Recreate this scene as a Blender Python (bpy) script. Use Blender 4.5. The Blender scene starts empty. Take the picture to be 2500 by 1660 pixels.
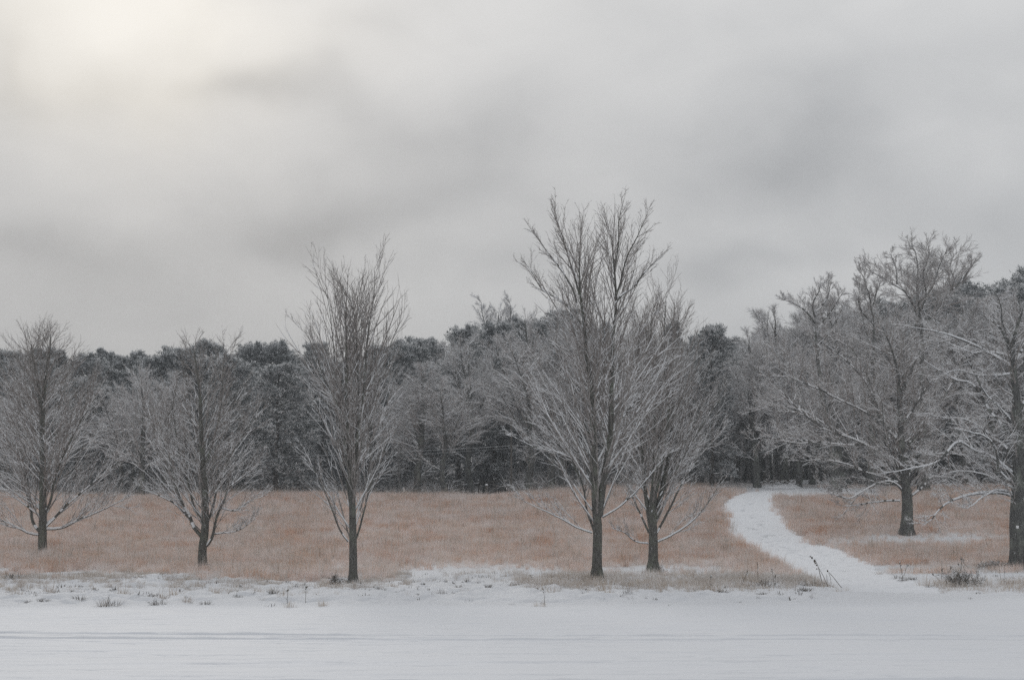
import bpy, math, random
import numpy as np
from mathutils import Vector

rng = np.random.default_rng(7)
random.seed(7)
scene = bpy.context.scene
COL = scene.collection

# ------------------------------------------------------------------ camera
F = 3707.5            # focal length in pixels of the 2500 x 1660 photograph
PITCH = math.atan((1306 - 830) / F)
CAM = np.array([0.0, 0.0, 2.0])
cd = bpy.data.cameras.new("camera"); cam = bpy.data.objects.new("camera", cd); COL.objects.link(cam)
cd.sensor_width = 23.6; cd.lens = 35.0; cd.clip_end = 3000; cd.clip_start = 0.1
cam.location = CAM; cam.rotation_euler = (math.pi / 2 + PITCH, 0, 0)
scene.camera = cam

# ------------------------------------------------------------------ world: overcast sky with a bright patch round the hidden sun
SUN_EL, SUN_AZ = math.radians(24), math.radians(-14)      # azimuth from +Y towards +X
def ray(x, y):
    """direction of photograph pixel (x, y), scaled so that its Y component is 1"""
    u = (x - 1250) / F; v = (830 - y) / F
    c, s = math.cos(PITCH), math.sin(PITCH)
    dy = c - v * s; dz = s + v * c
    return np.array([u / dy, 1.0, dz / dy])
world = bpy.data.worlds.new("World"); scene.world = world; world.use_nodes = True
nt = world.node_tree; nt.nodes.clear()
def N(t, k, **kw):
    n = t.nodes.new(k)
    for a, b in kw.items(): setattr(n, a, b)
    return n
def link(t, a, b): t.links.new(a, b)
def mathn(t, op, a, b=None, c=None, clamp=False):
    n = N(t, 'ShaderNodeMath', operation=op); n.use_clamp = clamp
    for i, v in enumerate((a, b, c)):
        if v is None: continue
        if isinstance(v, (int, float)): n.inputs[i].default_value = v
        else: link(t, v, n.inputs[i])
    return n.outputs[0]
wo = N(nt, 'ShaderNodeOutputWorld'); bg = N(nt, 'ShaderNodeBackground'); link(nt, bg.outputs[0], wo.inputs[0])
tc = N(nt, 'ShaderNodeTexCoord'); D = tc.outputs['Generated']
sep = N(nt, 'ShaderNodeSeparateXYZ'); link(nt, D, sep.inputs[0])
elev = mathn(nt, 'MAXIMUM', sep.outputs[2], 0.0)
# slow brightening from the horizon upwards
mr = N(nt, 'ShaderNodeMapRange', interpolation_type='SMOOTHSTEP')
link(nt, elev, mr.inputs[0]); mr.inputs[1].default_value = 0.06; mr.inputs[2].default_value = 0.42; mr.inputs[3].default_value = 0.475; mr.inputs[4].default_value = 0.645
lum = mr.outputs[0]
# cloud billows: stretched noise, warped
mp = N(nt, 'ShaderNodeMapping'); mp.inputs['Scale'].default_value = (1.0, 1.0, 1.7); mp.inputs['Rotation'].default_value = (0, math.radians(20), 0)
link(nt, D, mp.inputs[0])
n1 = N(nt, 'ShaderNodeTexNoise'); n1.inputs['Scale'].default_value = 4.2; n1.inputs['Detail'].default_value = 5; n1.inputs['Roughness'].default_value = 0.42; n1.inputs['Distortion'].default_value = 0.6
link(nt, mp.outputs[0], n1.inputs['Vector'])
lum = mathn(nt, 'ADD', lum, mathn(nt, 'MULTIPLY', mathn(nt, 'SUBTRACT', n1.outputs['Fac'], 0.5), 0.20))
n2 = N(nt, 'ShaderNodeTexNoise'); n2.inputs['Scale'].default_value = 11; n2.inputs['Detail'].default_value = 6; n2.inputs['Roughness'].default_value = 0.5; n2.inputs['Distortion'].default_value = 0.4
link(nt, mp.outputs[0], n2.inputs['Vector'])
lum = mathn(nt, 'ADD', lum, mathn(nt, 'MULTIPLY', mathn(nt, 'SUBTRACT', n2.outputs['Fac'], 0.5), 0.15))
# warped direction for the individual cloud bellies
wn = N(nt, 'ShaderNodeTexNoise'); wn.inputs['Scale'].default_value = 9; wn.inputs['Detail'].default_value = 3
link(nt, D, wn.inputs['Vector'])
wv = N(nt, 'ShaderNodeVectorMath', operation='MULTIPLY_ADD'); link(nt, wn.outputs['Color'], wv.inputs[0]); wv.inputs[1].default_value = (0.11, 0.0, 0.09); wv.inputs[2].default_value = (-0.055, 0, -0.045)
wa = N(nt, 'ShaderNodeVectorMath', operation='ADD'); link(nt, wv.outputs[0], wa.inputs[0]); link(nt, D, wa.inputs[1])
WD = wa.outputs[0]
def cloud(x, y, sx, sy, amp, rot=0.0):
    """a soft elliptical lighter or darker cloud belly, in directions"""
    global lum
    d = ray(x, y); d = d / np.linalg.norm(d)
    s = N(nt, 'ShaderNodeVectorMath', operation='SUBTRACT'); link(nt, WD, s.inputs[0]); s.inputs[1].default_value = tuple(d)
    c, q = math.cos(rot), math.sin(rot)
    a = N(nt, 'ShaderNodeVectorMath', operation='DOT_PRODUCT'); link(nt, s.outputs[0], a.inputs[0]); a.inputs[1].default_value = (c / sx * F, 0, q / sx * F)
    b = N(nt, 'ShaderNodeVectorMath', operation='DOT_PRODUCT'); link(nt, s.outputs[0], b.inputs[0]); b.inputs[1].default_value = (-q / sy * F, 0, c / sy * F)
    front = mathn(nt, 'GREATER_THAN', sep.outputs[1], 0.0)
    r2 = mathn(nt, 'ADD', mathn(nt, 'MULTIPLY', a.outputs['Value'], a.outputs['Value']), mathn(nt, 'MULTIPLY', b.outputs['Value'], b.outputs['Value']))
    g = mathn(nt, 'EXPONENT', mathn(nt, 'MULTIPLY', r2, -1.0))
    g = mathn(nt, 'MULTIPLY', g, front)
    lum = mathn(nt, 'ADD', lum, mathn(nt, 'MULTIPLY', g, amp))
    return g
cloud(560, 190, 180, 60, -0.095, 0.1); cloud(780, 225, 230, 65, -0.10, -0.25); cloud(1010, 430, 350, 115, -0.115, 0.42)
cloud(800, 560, 260, 80, -0.08, 0.2)
cloud(1930, 370, 270, 130, -0.155, 0.15); cloud(1850, 660, 150, 50, -0.09, 0.1); cloud(0, 170, 60, 110, -0.09); cloud(60, 480, 300, 160, 0.03)
cloud(2450, 480, 230, 120, -0.05); cloud(60, 640, 300, 60, -0.05); cloud(1200, 640, 200, 60, -0.05); cloud(860, 60, 160, 45, -0.06)
cloud(400, 700, 420, 140, -0.05, 0.05); cloud(1800, 740, 500, 70, 0.04)
cloud(2450, 60, 500, 200, 0.03); cloud(1350, 40, 260, 120, -0.025)
gs = cloud(330, -20, 380, 170, 0.20, 0.0)
gs2 = cloud(200, 190, 330, 170, 0.08)
# colour: cool grey bellies, neutral body, warm round the sun
ramp = N(nt, 'ShaderNodeValToRGB'); link(nt, lum, ramp.inputs[0])
e = ramp.color_ramp.elements; e[0].position = 0.40; e[0].color = (0.97, 1.0, 1.04, 1); e[1].position = 0.66; e[1].color = (0.995, 1.003, 1.01, 1)
warm = N(nt, 'ShaderNodeMix', data_type='RGBA'); link(nt, mathn(nt, 'MULTIPLY', mathn(nt, 'ADD', gs, gs2, clamp=True), 0.65), warm.inputs[0]); link(nt, ramp.outputs[0], warm.inputs[6]); warm.inputs[7].default_value = (1.02, 0.99, 0.92, 1)
cl = N(nt, 'ShaderNodeVectorMath', operation='SCALE'); link(nt, warm.outputs[2], cl.inputs[0]); link(nt, lum, cl.inputs['Scale'])
sky = N(nt, 'ShaderNodeTexSky', sky_type='NISHITA'); sky.sun_disc = False; sky.sun_elevation = SUN_EL; sky.sun_rotation = SUN_AZ; sky.air_density = 1.2; sky.dust_density = 4
bgs = N(nt, 'ShaderNodeBackground'); link(nt, sky.outputs[0], bgs.inputs[0]); bgs.inputs[1].default_value = 0.07
link(nt, cl.outputs[0], bg.inputs[0]); bg.inputs[1].default_value = 1.032
mix = N(nt, 'ShaderNodeMixShader'); mix.inputs[0].default_value = 0.975    # the cloud deck lets 2.5 % of the clear sky through
link(nt, bgs.outputs[0], mix.inputs[1]); link(nt, bg.outputs[0], mix.inputs[2]); link(nt, mix.outputs[0], wo.inputs[0])
world.cycles.sampling_method = 'MANUAL'; world.cycles.sample_map_resolution = 512

# ------------------------------------------------------------------ sun behind the cloud
sl = bpy.data.lights.new("sun", 'SUN'); so = bpy.data.objects.new("sun", sl); COL.objects.link(so)
sl.energy = 0.6; sl.angle = math.radians(14); sl.color = (1.0, 0.95, 0.88)
sdir = Vector((math.sin(SUN_AZ) * math.cos(SUN_EL), math.cos(SUN_AZ) * math.cos(SUN_EL), math.sin(SUN_EL)))
so.rotation_euler = sdir.to_track_quat('Z', 'Y').to_euler()

scene.view_settings.view_transform = 'Standard'; scene.view_settings.look = 'None'
scene.view_settings.exposure = 0.0; scene.view_settings.gamma = 1.0; scene.view_settings.use_curve_mapping = False
scene.cycles.max_bounces = 7; scene.cycles.diffuse_bounces = 5; scene.cycles.volume_bounces = 0
scene.cycles.use_denoising = False; scene.cycles.use_adaptive_sampling = False; scene.cycles.sample_clamp_indirect = 3.0

# ------------------------------------------------------------------ small helpers
def tag(o, label=None, cat=None, group=None, kind=None):
    if label: o['label'] = label
    if cat: o['category'] = cat
    if group: o['group'] = group
    if kind: o['kind'] = kind
    return o
def empty(name, loc, label, cat, group=None, rz=0.0, sc=1.0):
    o = bpy.data.objects.new(name, None); COL.objects.link(o)
    o.location = tuple(loc); o.rotation_euler = (0, 0, rz); o.scale = (sc, sc, sc); o.empty_display_size = 0.3
    return tag(o, label, cat, group)
def mesh_np(name, V, loops, sizes, mats, mi=None, smooth=False):
    me = bpy.data.meshes.new(name)
    V = np.asarray(V, np.float32); loops = np.asarray(loops, np.int32); sizes = np.asarray(sizes, np.int32)
    me.vertices.add(len(V)); me.vertices.foreach_set('co', V.ravel())
    me.loops.add(len(loops)); me.loops.foreach_set('vertex_index', loops)
    me.polygons.add(len(sizes))
    st = np.zeros(len(sizes), np.int32); st[1:] = np.cumsum(sizes)[:-1]
    me.polygons.foreach_set('loop_start', st)
    try: me.polygons.foreach_set('loop_total', sizes)
    except Exception: pass
    for m in mats: me.materials.append(m)
    if mi is not None: me.polygons.foreach_set('material_index', np.asarray(mi, np.int32))
    me.polygons.foreach_set('use_smooth', np.full(len(sizes), smooth, bool))
    me.update(calc_edges=True)
    return me
def add(name, me, parent=None, **kw):
    o = bpy.data.objects.new(name, me); COL.objects.link(o)
    if parent is not None: o.parent = parent
    return tag(o, **kw)
def copy_tree(root, loc, rz, sc, label, group, cat=None):
    r = root.copy(); COL.objects.link(r); r.location = tuple(loc); r.rotation_euler = (0, 0, rz); r.scale = (sc, sc, sc) if isinstance(sc, (int, float)) else sc
    r['label'] = label; r['group'] = group
    if cat: r['category'] = cat
    for ch in root.children:
        c = ch.copy(); COL.objects.link(c); c.parent = r
    return r

# value noise in numpy
def vnoise(x, y, seed=0):
    x = np.asarray(x, float); y = np.asarray(y, float)
    xi = np.floor(x).astype(np.int64); yi = np.floor(y).astype(np.int64); fx = x - xi; fy = y - yi
    fx = fx * fx * (3 - 2 * fx); fy = fy * fy * (3 - 2 * fy)
    def h(a, b):
        n = (a * 374761393 + b * 668265263 + seed * 982451653) & 0x7fffffff
        n = ((n ^ (n >> 13)) * 1274126177) & 0x7fffffff
        return ((n ^ (n >> 16)) & 0xffff) / 65535.0
    return (h(xi, yi) * (1 - fx) + h(xi + 1, yi) * fx) * (1 - fy) + (h(xi, yi + 1) * (1 - fx) + h(xi + 1, yi + 1) * fx) * fy
def fbm(x, y, seed=0, octv=4):
    s = 0; a = 0.5
    for k in range(octv):
        s = s + a * vnoise(x * 2 ** k + 17.3 * k, y * 2 ** k - 9.1 * k, seed + k); a *= 0.5
    return s / (1 - 0.5 ** octv)
def sstep(a, b, x):
    t = np.clip((np.asarray(x, float) - a) / (b - a), 0, 1); return t * t * (3 - 2 * t)

# ------------------------------------------------------------------ terrain
def zpix(Y, y): return 2.0 + Y * math.tan(PITCH + math.atan((830 - y) / F))
RP = [(66, zpix(66, 1390)), (70, zpix(70, 1369)), (75, zpix(75, 1345)), (80, zpix(80, 1312)), (85, zpix(85, 1284)), (90, zpix(90, 1258)), (95, zpix(95, 1233)),
      (100, zpix(100, 1213)), (106, zpix(106, 1199)), (112, zpix(112, 1190)), (120, zpix(120, 1181)), (140, zpix(140, 1170)), (200, zpix(200, 1155)), (300, zpix(300, 1130)), (700, zpix(700, 1120))]
LP = RP[:8] + [(103, zpix(103, 1216)), (107, zpix(107, 1220)), (115, zpix(115, 1226)), (130, zpix(130, 1224)), (200, zpix(200, 1195)), (300, zpix(300, 1150)), (700, zpix(700, 1120))]
def prof(P):
    a = np.array([(-50, 0), (0, 0), (30, 0), (41.5, 0.0), (46, .17), (52, .26), (58, .33), (62, .40)] + P, float); return a[:, 0], a[:, 1]
RX, RZ = prof(RP); LX, LZ = prof(LP)
yy = np.arange(-50, 700, 0.5)
def sm(X, Z):
    z = np.interp(yy, X, Z); k = np.ones(9) / 9
    zz = np.convolve(np.pad(z, 4, mode='edge'), k, mode='valid'); return zz
RS, LS = sm(RX, RZ), sm(LX, LZ)
PRINTS = [(3.0 + .32 * i + .12 * math.sin(i * 5.1), 25.6 - .42 * i + .2 * math.sin(i * 2.7)) for i in range(9)] + [(1.6, 24.9), (2.1, 25.3), (9.6, 27.4), (9.9, 27.6), (-6.4, 26.4), (-5.9, 26.1)]
def edge_y(X):            # where the flat clearing ends and the rough bank begins
    return 41.6 + 0.5 * fbm(X * 0.15 + 5, X * 0 + 2, 3) + 0.03 * X + np.where(X > 10, (X - 10) * 0.45, 0)
def base_h(X, Y):
    w = sstep(-10, 8, X)
    z = np.interp(Y, yy, LS) * (1 - w) + np.interp(Y, yy, RS) * w
    return z + 0.28 * (fbm(X / 14, Y / 14, 11, 3) - 0.5) * sstep(58, 74, Y)
def path_mask_lin(X, Y): return None
def height(X, Y):
    X = np.asarray(X, float); Y = np.asarray(Y, float)
    z = base_h(X, Y)
    ey = edge_y(X)
    bank = sstep(0, 3.5, Y - ey) * (1 - sstep(58, 66, Y))
    calm = 1 - 0.75 * np.exp(-((X - (13.5 - (Y - 46) * 0.0)) / 3.5) ** 2)
    lump = fbm(X / 0.8, Y / 1.1, 21, 3)
    z = z + bank * calm * (0.02 + 0.16 * (lump - 0.5) + 0.16 * (fbm(X / 0.33, Y / 0.5, 29, 2) - 0.5) + 0.09 * sstep(.52, .68, fbm(X / 0.5, Y / 0.7, 27, 2)) + 0.22 * (fbm(X / 3, Y / 3, 25, 2) - 0.5))
    flat = 1 - sstep(-1.0, 0.5, Y - ey)
    z = z + flat * (0.020 * (fbm(X / 2.2, Y / 0.45, 31, 3) - 0.5) + 0.05 * (fbm(X / 9, Y / 4, 35, 2) - 0.5) - 0.022 * sstep(.60, .72, fbm(X / 0.9, Y / 0.22, 33, 3)))
    # wheel ruts running across the clearing and a few broken crust marks
    for y0, sl_, a, w in ((31.2, -0.022, 0.045, 0.055), (29.85, -0.022, 0.04, 0.05), (21.5, 0.02, 0.035, 0.08), (24.6, 0.05, 0.012, 0.06)):
        wob = y0 + sl_ * X + 0.18 * (fbm(X / 5, X * 0 + y0, 41, 3) - 0.5)
        amp = a * (0.65 + 0.9 * sstep(0.30, 0.60, fbm(X / 2.3, X * 0 + y0, 43, 4)))
        d = Y - wob
        z = z - amp * np.exp(-(d / w) ** 2) + 0.55 * amp * np.exp(-((d - 2.2 * w) / w) ** 2) * (0.4 + vnoise(X / 0.35, X * 0 + y0, 5))
    # a short broken line of small prints across the crust
    for fx, fy in PRINTS:
        z = z - 0.055 * np.exp(-((X - fx) / .11) ** 2 - ((Y - fy) / .16) ** 2)
    return z
def rows():
    r = [-40, -20, 0, 8, 14]
    r += list(np.arange(17.5, 28.9, 0.07)); r += list(np.arange(28.9, 32.3, 0.028)); r += list(np.arange(32.3, 46, 0.075)); r += list(np.arange(46, 66, 0.16)); r += list(np.arange(66, 130, 0.6)); r += list(np.arange(130, 240, 6)); r += list(np.arange(240, 701, 40))
    return np.array(r)
R = rows()
u = np.concatenate([[-6, -4, -2.6, -1.9, -1.5, -1.25], np.linspace(-1.1, 1.1, 231), [1.25, 1.5, 1.9, 2.6, 4, 6]])
HW = 6 + 0.37 * np.maximum(R, 10)
GX = u[None, :] * HW[:, None]; GY = np.repeat(R[:, None], len(u), 1)
GZ = height(GX, GY)
def hgt(x, y): return float(height(np.array([x]), np.array([y]))[0])
def gp(x, y, smooth=True):
    """ground point seen at photograph pixel (x, y)"""
    d = ray(x, y)
    Y = np.arange(15, 400, 0.1)
    g = base_h(d[0] * Y, Y) if smooth else height(d[0] * Y, Y)
    t = CAM[2] + d[2] * Y - g
    k = np.where(t < 0)[0]
    if len(k) == 0: i = int(np.argmin(t))
    else: i = int(k[0])
    YY = Y[i]
    return np.array([d[0] * YY, YY, hgt(d[0] * YY, YY)])
def to_px(X, Y, Z):
    c, s = math.cos(PITCH), math.sin(PITCH)
    zz = Z - 2.0; fw = Y * c + zz * s; up = zz * c - Y * s
    return 1250 + F * X / fw, 830 - F * up / fw
def at(x, y, Y):
    return CAM + ray(x, y) * Y

# the path, traced on the ground
PP = [((2040, 1448), (2330, 1448)), ((2020, 1432), (2262, 1428)), ((1958, 1406), (2170, 1402)), ((1900, 1380), (2112, 1371)), ((1856, 1354), (2052, 1343)), ((1813, 1330), (1984, 1327)), ((1786, 1308), (1950, 1304)),
      ((1772, 1278), (1922, 1276)), ((1764, 1252), (1903, 1246)), ((1758, 1234), (1892, 1226)), ((1786, 1215), (1900, 1212)), ((1822, 1203), (1935, 1215)), ((1905, 1195), (1995, 1213)), ((2010, 1192), (2050, 1212)), ((2150, 1193), (2150, 1211))]
PL = np.array([gp(*a)[:2] for a, b in PP]); PR = np.array([gp(*b)[:2] for a, b in PP])
def dens_poly(P, n):
    s = np.r_[0, np.cumsum(np.linalg.norm(np.diff(P, axis=0), axis=1))]; t = np.linspace(0, s[-1], n)
    # catmull-rom through the points
    out = []
    for tt in t:
        i = min(max(np.searchsorted(s, tt) - 1, 0), len(P) - 2); f = (tt - s[i]) / max(s[i + 1] - s[i], 1e-6)
        p0, p1, p2, p3 = P[max(i - 1, 0)], P[i], P[i + 1], P[min(i + 2, len(P) - 1)]
        out.append(0.5 * ((2 * p1) + (-p0 + p2) * f + (2 * p0 - 5 * p1 + 4 * p2 - p3) * f * f + (-p0 + 3 * p1 - 3 * p2 + p3) * f ** 3))
    return np.array(out)
def smooth_pair(n=640):
    k = np.linspace(0, len(PL) - 1, n); out = []
    for P in (PL, PR):
        q = []
        for tt in k:
            i = min(int(tt), len(P) - 2); f = tt - i
            p0, p1, p2, p3 = P[max(i - 1, 0)], P[i], P[i + 1], P[min(i + 2, len(P) - 1)]
            q.append(0.5 * ((2 * p1) + (-p0 + p2) * f + (2 * p0 - 5 * p1 + 4 * p2 - p3) * f * f + (-p0 + 3 * p1 - 3 * p2 + p3) * f ** 3))
        out.append(np.array(q))
    return out
SL, SR = smooth_pair()
POLY = np.vstack([SL, SR[::-1]])
def in_poly(X, Y, P=POLY):
    ins = np.zeros(X.shape, bool); n = len(P); j = n - 1
    for i in range(n):
        xi, yi = P[i]; xj, yj = P[j]
        if yi != yj:
            c = ((yi > Y) != (yj > Y)) & (X < (xj - xi) * (Y - yi) / (yj - yi) + xi); ins ^= c
        j = i
    return ins

# snow openings in the meadow (traced in the photograph, kept as places on the ground): x, y, rx, ry, strength
OPEN = [(1060, 1402, 120, 13, .95), (1180, 1414, 130, 17, 1), (1290, 1408, 100, 15, .9), (830, 1380, 65, 8, .7), (2215, 1312, 130, 7, .8), (2340, 1308, 100, 6, .65), (2070, 1318, 80, 5, .55),
        (1900, 1186, 110, 7, 1), (1960, 1176, 80, 5, 1), (1850, 1168, 90, 5, .8), (1790, 1183, 40, 3, .7), (2140, 1195, 70, 4, .7), (1640, 1408, 260, 10, .45), (1500, 1405, 90, 8, .5), (2170, 1168, 110, 6, .8), (950, 1290, 60, 6, .25),
        (1180, 1180, 90, 14, 1), (2330, 1280, 100, 5, .25)]
def density(X, Y, Z=None):
    """how much meadow grass stands at a place: 0 snow, 1 full"""
    if Z is None: Z = base_h(X, Y)
    px, py = to_px(X, Y, Z)
    n = fbm(X / 2.2, Y / 3.2, 61, 3); nf = fbm(X / 0.6, Y / 0.8, 67, 2)
    # near border of the meadow, by x
    by = np.interp(px, [-400, 0, 300, 600, 740, 900, 1000, 1200, 1400, 1700, 1950, 2060, 2120, 2300, 2450, 2560, 3000], [1392, 1395, 1410, 1418, 1422, 1424, 1426, 1424, 1396, 1396, 1402, 1375, 1386, 1390, 1384, 1372, 1372])
    d = sstep(14, -30, (py - by) + (n - 0.5) * 60 + (nf - .5) * 22)
    for x, y, rx, ry, s in OPEN:
        q = ((px - x) / rx) ** 2 + ((py - y - 5) / (ry * 1.9)) ** 2
        d = d * (1 - s * 1.3 * np.exp(-q * 0.9) * np.clip((0.5 if s >= .9 else -0.15) + 1.2 * n + 0.9 * nf, 0, 1.1)).clip(0, 1)
    far = np.interp(px, [-500, 0, 1000, 1180, 1350, 1600, 1750, 1900, 2200, 2500, 3000], [109, 109, 108, 106, 108, 112, 116, 117, 112, 112, 112])
    return d * (Y < far) * (Y > 55)

# ------------------------------------------------------------------ materials
def material(name):
    m = bpy.data.materials.new(name); m.use_nodes = True; t = m.node_tree
    b = t.nodes['Principled BSDF']; b.inputs['Roughness'].default_value = 0.85
    b.inputs['Specular IOR Level'].default_value = 0.2
    return m, t, b
def noise(t, vec, scale, detail=4, rough=0.55, dist=0.0):
    n = N(t, 'ShaderNodeTexNoise'); n.inputs['Scale'].default_value = scale; n.inputs['Detail'].default_value = detail; n.inputs['Roughness'].default_value = rough; n.inputs['Distortion'].default_value = dist
    if vec is not None: link(t, vec, n.inputs['Vector'])
    return n.outputs['Fac']
def ramp2(t, fac, stops):
    r = N(t, 'ShaderNodeValToRGB'); link(t, fac, r.inputs[0]); e = r.color_ramp.elements
    while len(e) < len(stops): e.new(0.5)
    for k, (p, c) in enumerate(stops): e[k].position = p; e[k].color = (*c, 1)
    return r.outputs[0]
def mixc(t, f, a, b):
    m = N(t, 'ShaderNodeMix', data_type='RGBA')
    for i, v in ((0, f), (6, a), (7, b)):
        if isinstance(v, (int, float)): m.inputs[i].default_value = v
        elif isinstance(v, tuple): m.inputs[i].default_value = (*v, 1)
        else: link(t, v, m.inputs[i])
    return m.outputs[2]
def bump(t, b, h, dist, strength=1.0):
    n = N(t, 'ShaderNodeBump'); n.inputs['Distance'].default_value = dist; n.inputs['Strength'].default_value = strength
    link(t, h, n.inputs['Height']); link(t, n.outputs[0], b.inputs['Normal'])
def mapped(t, sc, coord='Position'):
    if coord == 'Position': g = N(t, 'ShaderNodeNewGeometry').outputs['Position']
    else: g = N(t, 'ShaderNodeTexCoord').outputs[coord]
    m = N(t, 'ShaderNodeMapping'); m.inputs['Scale'].default_value = sc; link(t, g, m.inputs[0]); return m.outputs[0]

SNOW = (0.71, 0.735, 0.785)
M = {}
m, t, b = material('ground_snow'); M['ground'] = m
at_ = N(t, 'ShaderNodeAttribute', attribute_name='litter'); lit = at_.outputs['Fac']
at2 = N(t, 'ShaderNodeAttribute', attribute_name='rough'); rgh = at2.outputs['Fac']
v = mapped(t, (1, 1, 1)); vs = mapped(t, (0.35, 1.6, 1))
fine = noise(t, v, 9, 5, 0.6)
wind = noise(t, vs, 1.6, 5, 0.62, 0.4)
sn = mixc(t, noise(t, vs, 0.5, 4), SNOW, (0.74, 0.755, 0.785))
lt = ramp2(t, noise(t, v, 5, 5, 0.7), [(0.32, (0.36, 0.25, 0.18)), (0.52, (0.56, 0.45, 0.37)), (0.68, (0.74, 0.75, 0.77))])
link(t, mixc(t, lit, sn, lt), b.inputs['Base Color'])
h = mathn(t, 'ADD', mathn(t, 'MULTIPLY', fine, mathn(t, 'ADD', 0.25, rgh)), mathn(t, 'MULTIPLY', wind, 1.5))
bump(t, b, h, 0.05, 0.9); b.inputs['Roughness'].default_value = 0.7

m, t, b = material('trodden_snow'); M['path'] = m
v = mapped(t, (1, 1, 1)); vv = mapped(t, (1.0, 0.6, 1))
prints = N(t, 'ShaderNodeTexVoronoi'); prints.inputs['Scale'].default_value = 2.6; link(t, vv, prints.inputs['Vector']); prints.inputs['Randomness'].default_value = 1
pr = ramp2(t, prints.outputs['Distance'], [(0.05, (0, 0, 0)), (0.30, (1, 1, 1))])
hh = mathn(t, 'ADD', mathn(t, 'MULTIPLY', pr, 0.8), noise(t, v, 5, 5, 0.65))
bump(t, b, hh, 0.045, 0.8)
fd = N(t, 'ShaderNodeAttribute', attribute_name='fade').outputs['Fac']
link(t, mixc(t, fd, mixc(t, noise(t, v, 0.8, 4), (0.83, 0.855, 0.90), (0.87, 0.885, 0.915)), (0.735, 0.755, 0.795)), b.inputs['Base Color'])

def bark(name, c0, c1, lichen=(0.20, 0.22, 0.17), flecks=0.0):
    m, t, b = material(name)
    v = mapped(t, (1, 1, 0.22)); n = noise(t, v, 22, 5, 0.65)
    col = ramp2(t, n, [(0.32, c0), (0.66, c1)])
    if lichen:
        g = ramp2(t, noise(t, mapped(t, (1, 1, 0.7)), 2.2, 5, 0.6), [(0.50, (0, 0, 0)), (0.66, (1, 1, 1))])
        gm = mathn(t, 'MULTIPLY', g, 0.45); col = mixc(t, gm, col, lichen)
    if flecks:
        gm = ramp2(t, noise(t, mapped(t, (1, 1, 0.5)), 11, 4, 0.7), [(0.655, (0, 0, 0)), (0.69, (1, 1, 1))])
        col = mixc(t, mathn(t, 'MULTIPLY', gm, flecks), col, (0.72, 0.74, 0.77))
    link(t, col, b.inputs['Base Color'])
    bump(t, b, noise(t, v, 30, 4, 0.7), 0.03, 0.9)
    return m
M['bark'] = bark('maple_bark', (0.05, 0.048, 0.044), (0.15, 0.145, 0.132), flecks=0.9)
M['bark_oak'] = bark('oak_bark', (0.045, 0.045, 0.045), (0.15, 0.15, 0.145), lichen=(0.26, 0.28, 0.24), flecks=0.8)
def plain(name, c0, c1, sc=8):
    m, t, b = material(name)
    link(t, ramp2(t, noise(t, mapped(t, (1, 1, 1)), sc, 3), [(0.35, c0), (0.65, c1)]), b.inputs['Base Color']); return m
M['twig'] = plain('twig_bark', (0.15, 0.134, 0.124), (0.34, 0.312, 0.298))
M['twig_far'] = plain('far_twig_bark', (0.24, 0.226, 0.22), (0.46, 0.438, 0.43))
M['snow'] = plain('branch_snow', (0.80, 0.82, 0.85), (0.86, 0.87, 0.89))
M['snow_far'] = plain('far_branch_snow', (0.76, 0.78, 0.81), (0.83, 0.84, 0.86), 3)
def through(m, f):
    """light also passes through thin snow and needles"""
    t = m.node_tree; b = t.nodes['Principled BSDF']; tr = N(t, 'ShaderNodeBsdfTranslucent'); link(t, b.inputs['Base Color'].links[0].from_socket, tr.inputs['Color'])
    mx = N(t, 'ShaderNodeMixShader'); mx.inputs[0].default_value = f; link(t, b.outputs[0], mx.inputs[1]); link(t, tr.outputs[0], mx.inputs[2]); link(t, mx.outputs[0], t.nodes['Material Output'].inputs[0])
M['needles'] = plain('pine_needles', (0.095, 0.107, 0.11), (0.21, 0.227, 0.232), 1.3)
M['needles_frost'] = plain('frosted_needles', (0.63, 0.645, 0.66), (0.82, 0.83, 0.85), 0.9)
through(M['needles'], .35); through(M['needles_frost'], .4)
M['pine_bark'] = plain('pine_bark', (0.05, 0.046, 0.043), (0.10, 0.09, 0.083))

def grass_mat(name, cols, frost, frost_amt, scale=0.33):
    m, t, b = material(name)
    oi = N(t, 'ShaderNodeObjectInfo'); rnd = oi.outputs['Random']
    big = noise(t, mapped(t, (0.7, 1.25, 0)), scale, 4, 0.6, 0.3)
    med = noise(t, mapped(t, (1, 1, 0.3)), 7, 3, 0.6)
    f = mathn(t, 'ADD', mathn(t, 'MULTIPLY', big, 0.65), mathn(t, 'ADD', mathn(t, 'MULTIPLY', med, 0.20), mathn(t, 'MULTIPLY', rnd, 0.15)))
    base = ramp2(t, f, cols)
    fr = mathn(t, 'ADD', noise(t, mapped(t, (0.55, 1.2, 0)), scale * 2.1, 5, 0.65), mathn(t, 'MULTIPLY', noise(t, mapped(t, (1, 1, 1)), 26, 2), 0.45))
    fm = ramp2(t, fr, [(frost_amt, (0.0, 0.0, 0.0)), (frost_amt + 0.20, (1, 1, 1))])
    link(t, mixc(t, mathn(t, 'MULTIPLY', fm, 0.85), base, frost), b.inputs['Base Color'])
    b.inputs['Roughness'].default_value = 0.9
    tr = N(t, 'ShaderNodeBsdfTranslucent'); link(t, b.inputs['Base Color'].links[0].from_socket, tr.inputs['Color'])
    mx = N(t, 'ShaderNodeMixShader'); mx.inputs[0].default_value = 0.42; link(t, b.outputs[0], mx.inputs[1]); link(t, tr.outputs[0], mx.inputs[2])
    link(t, mx.outputs[0], t.nodes['Material Output'].inputs[0])
    return m
M['grass'] = grass_mat('russet_grass', [(0.40, (0.57, 0.315, 0.185)), (0.49, (0.67, 0.445, 0.32)), (0.57, (0.69, 0.54, 0.44))], (0.86, 0.82, 0.815), 0.595)
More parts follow.
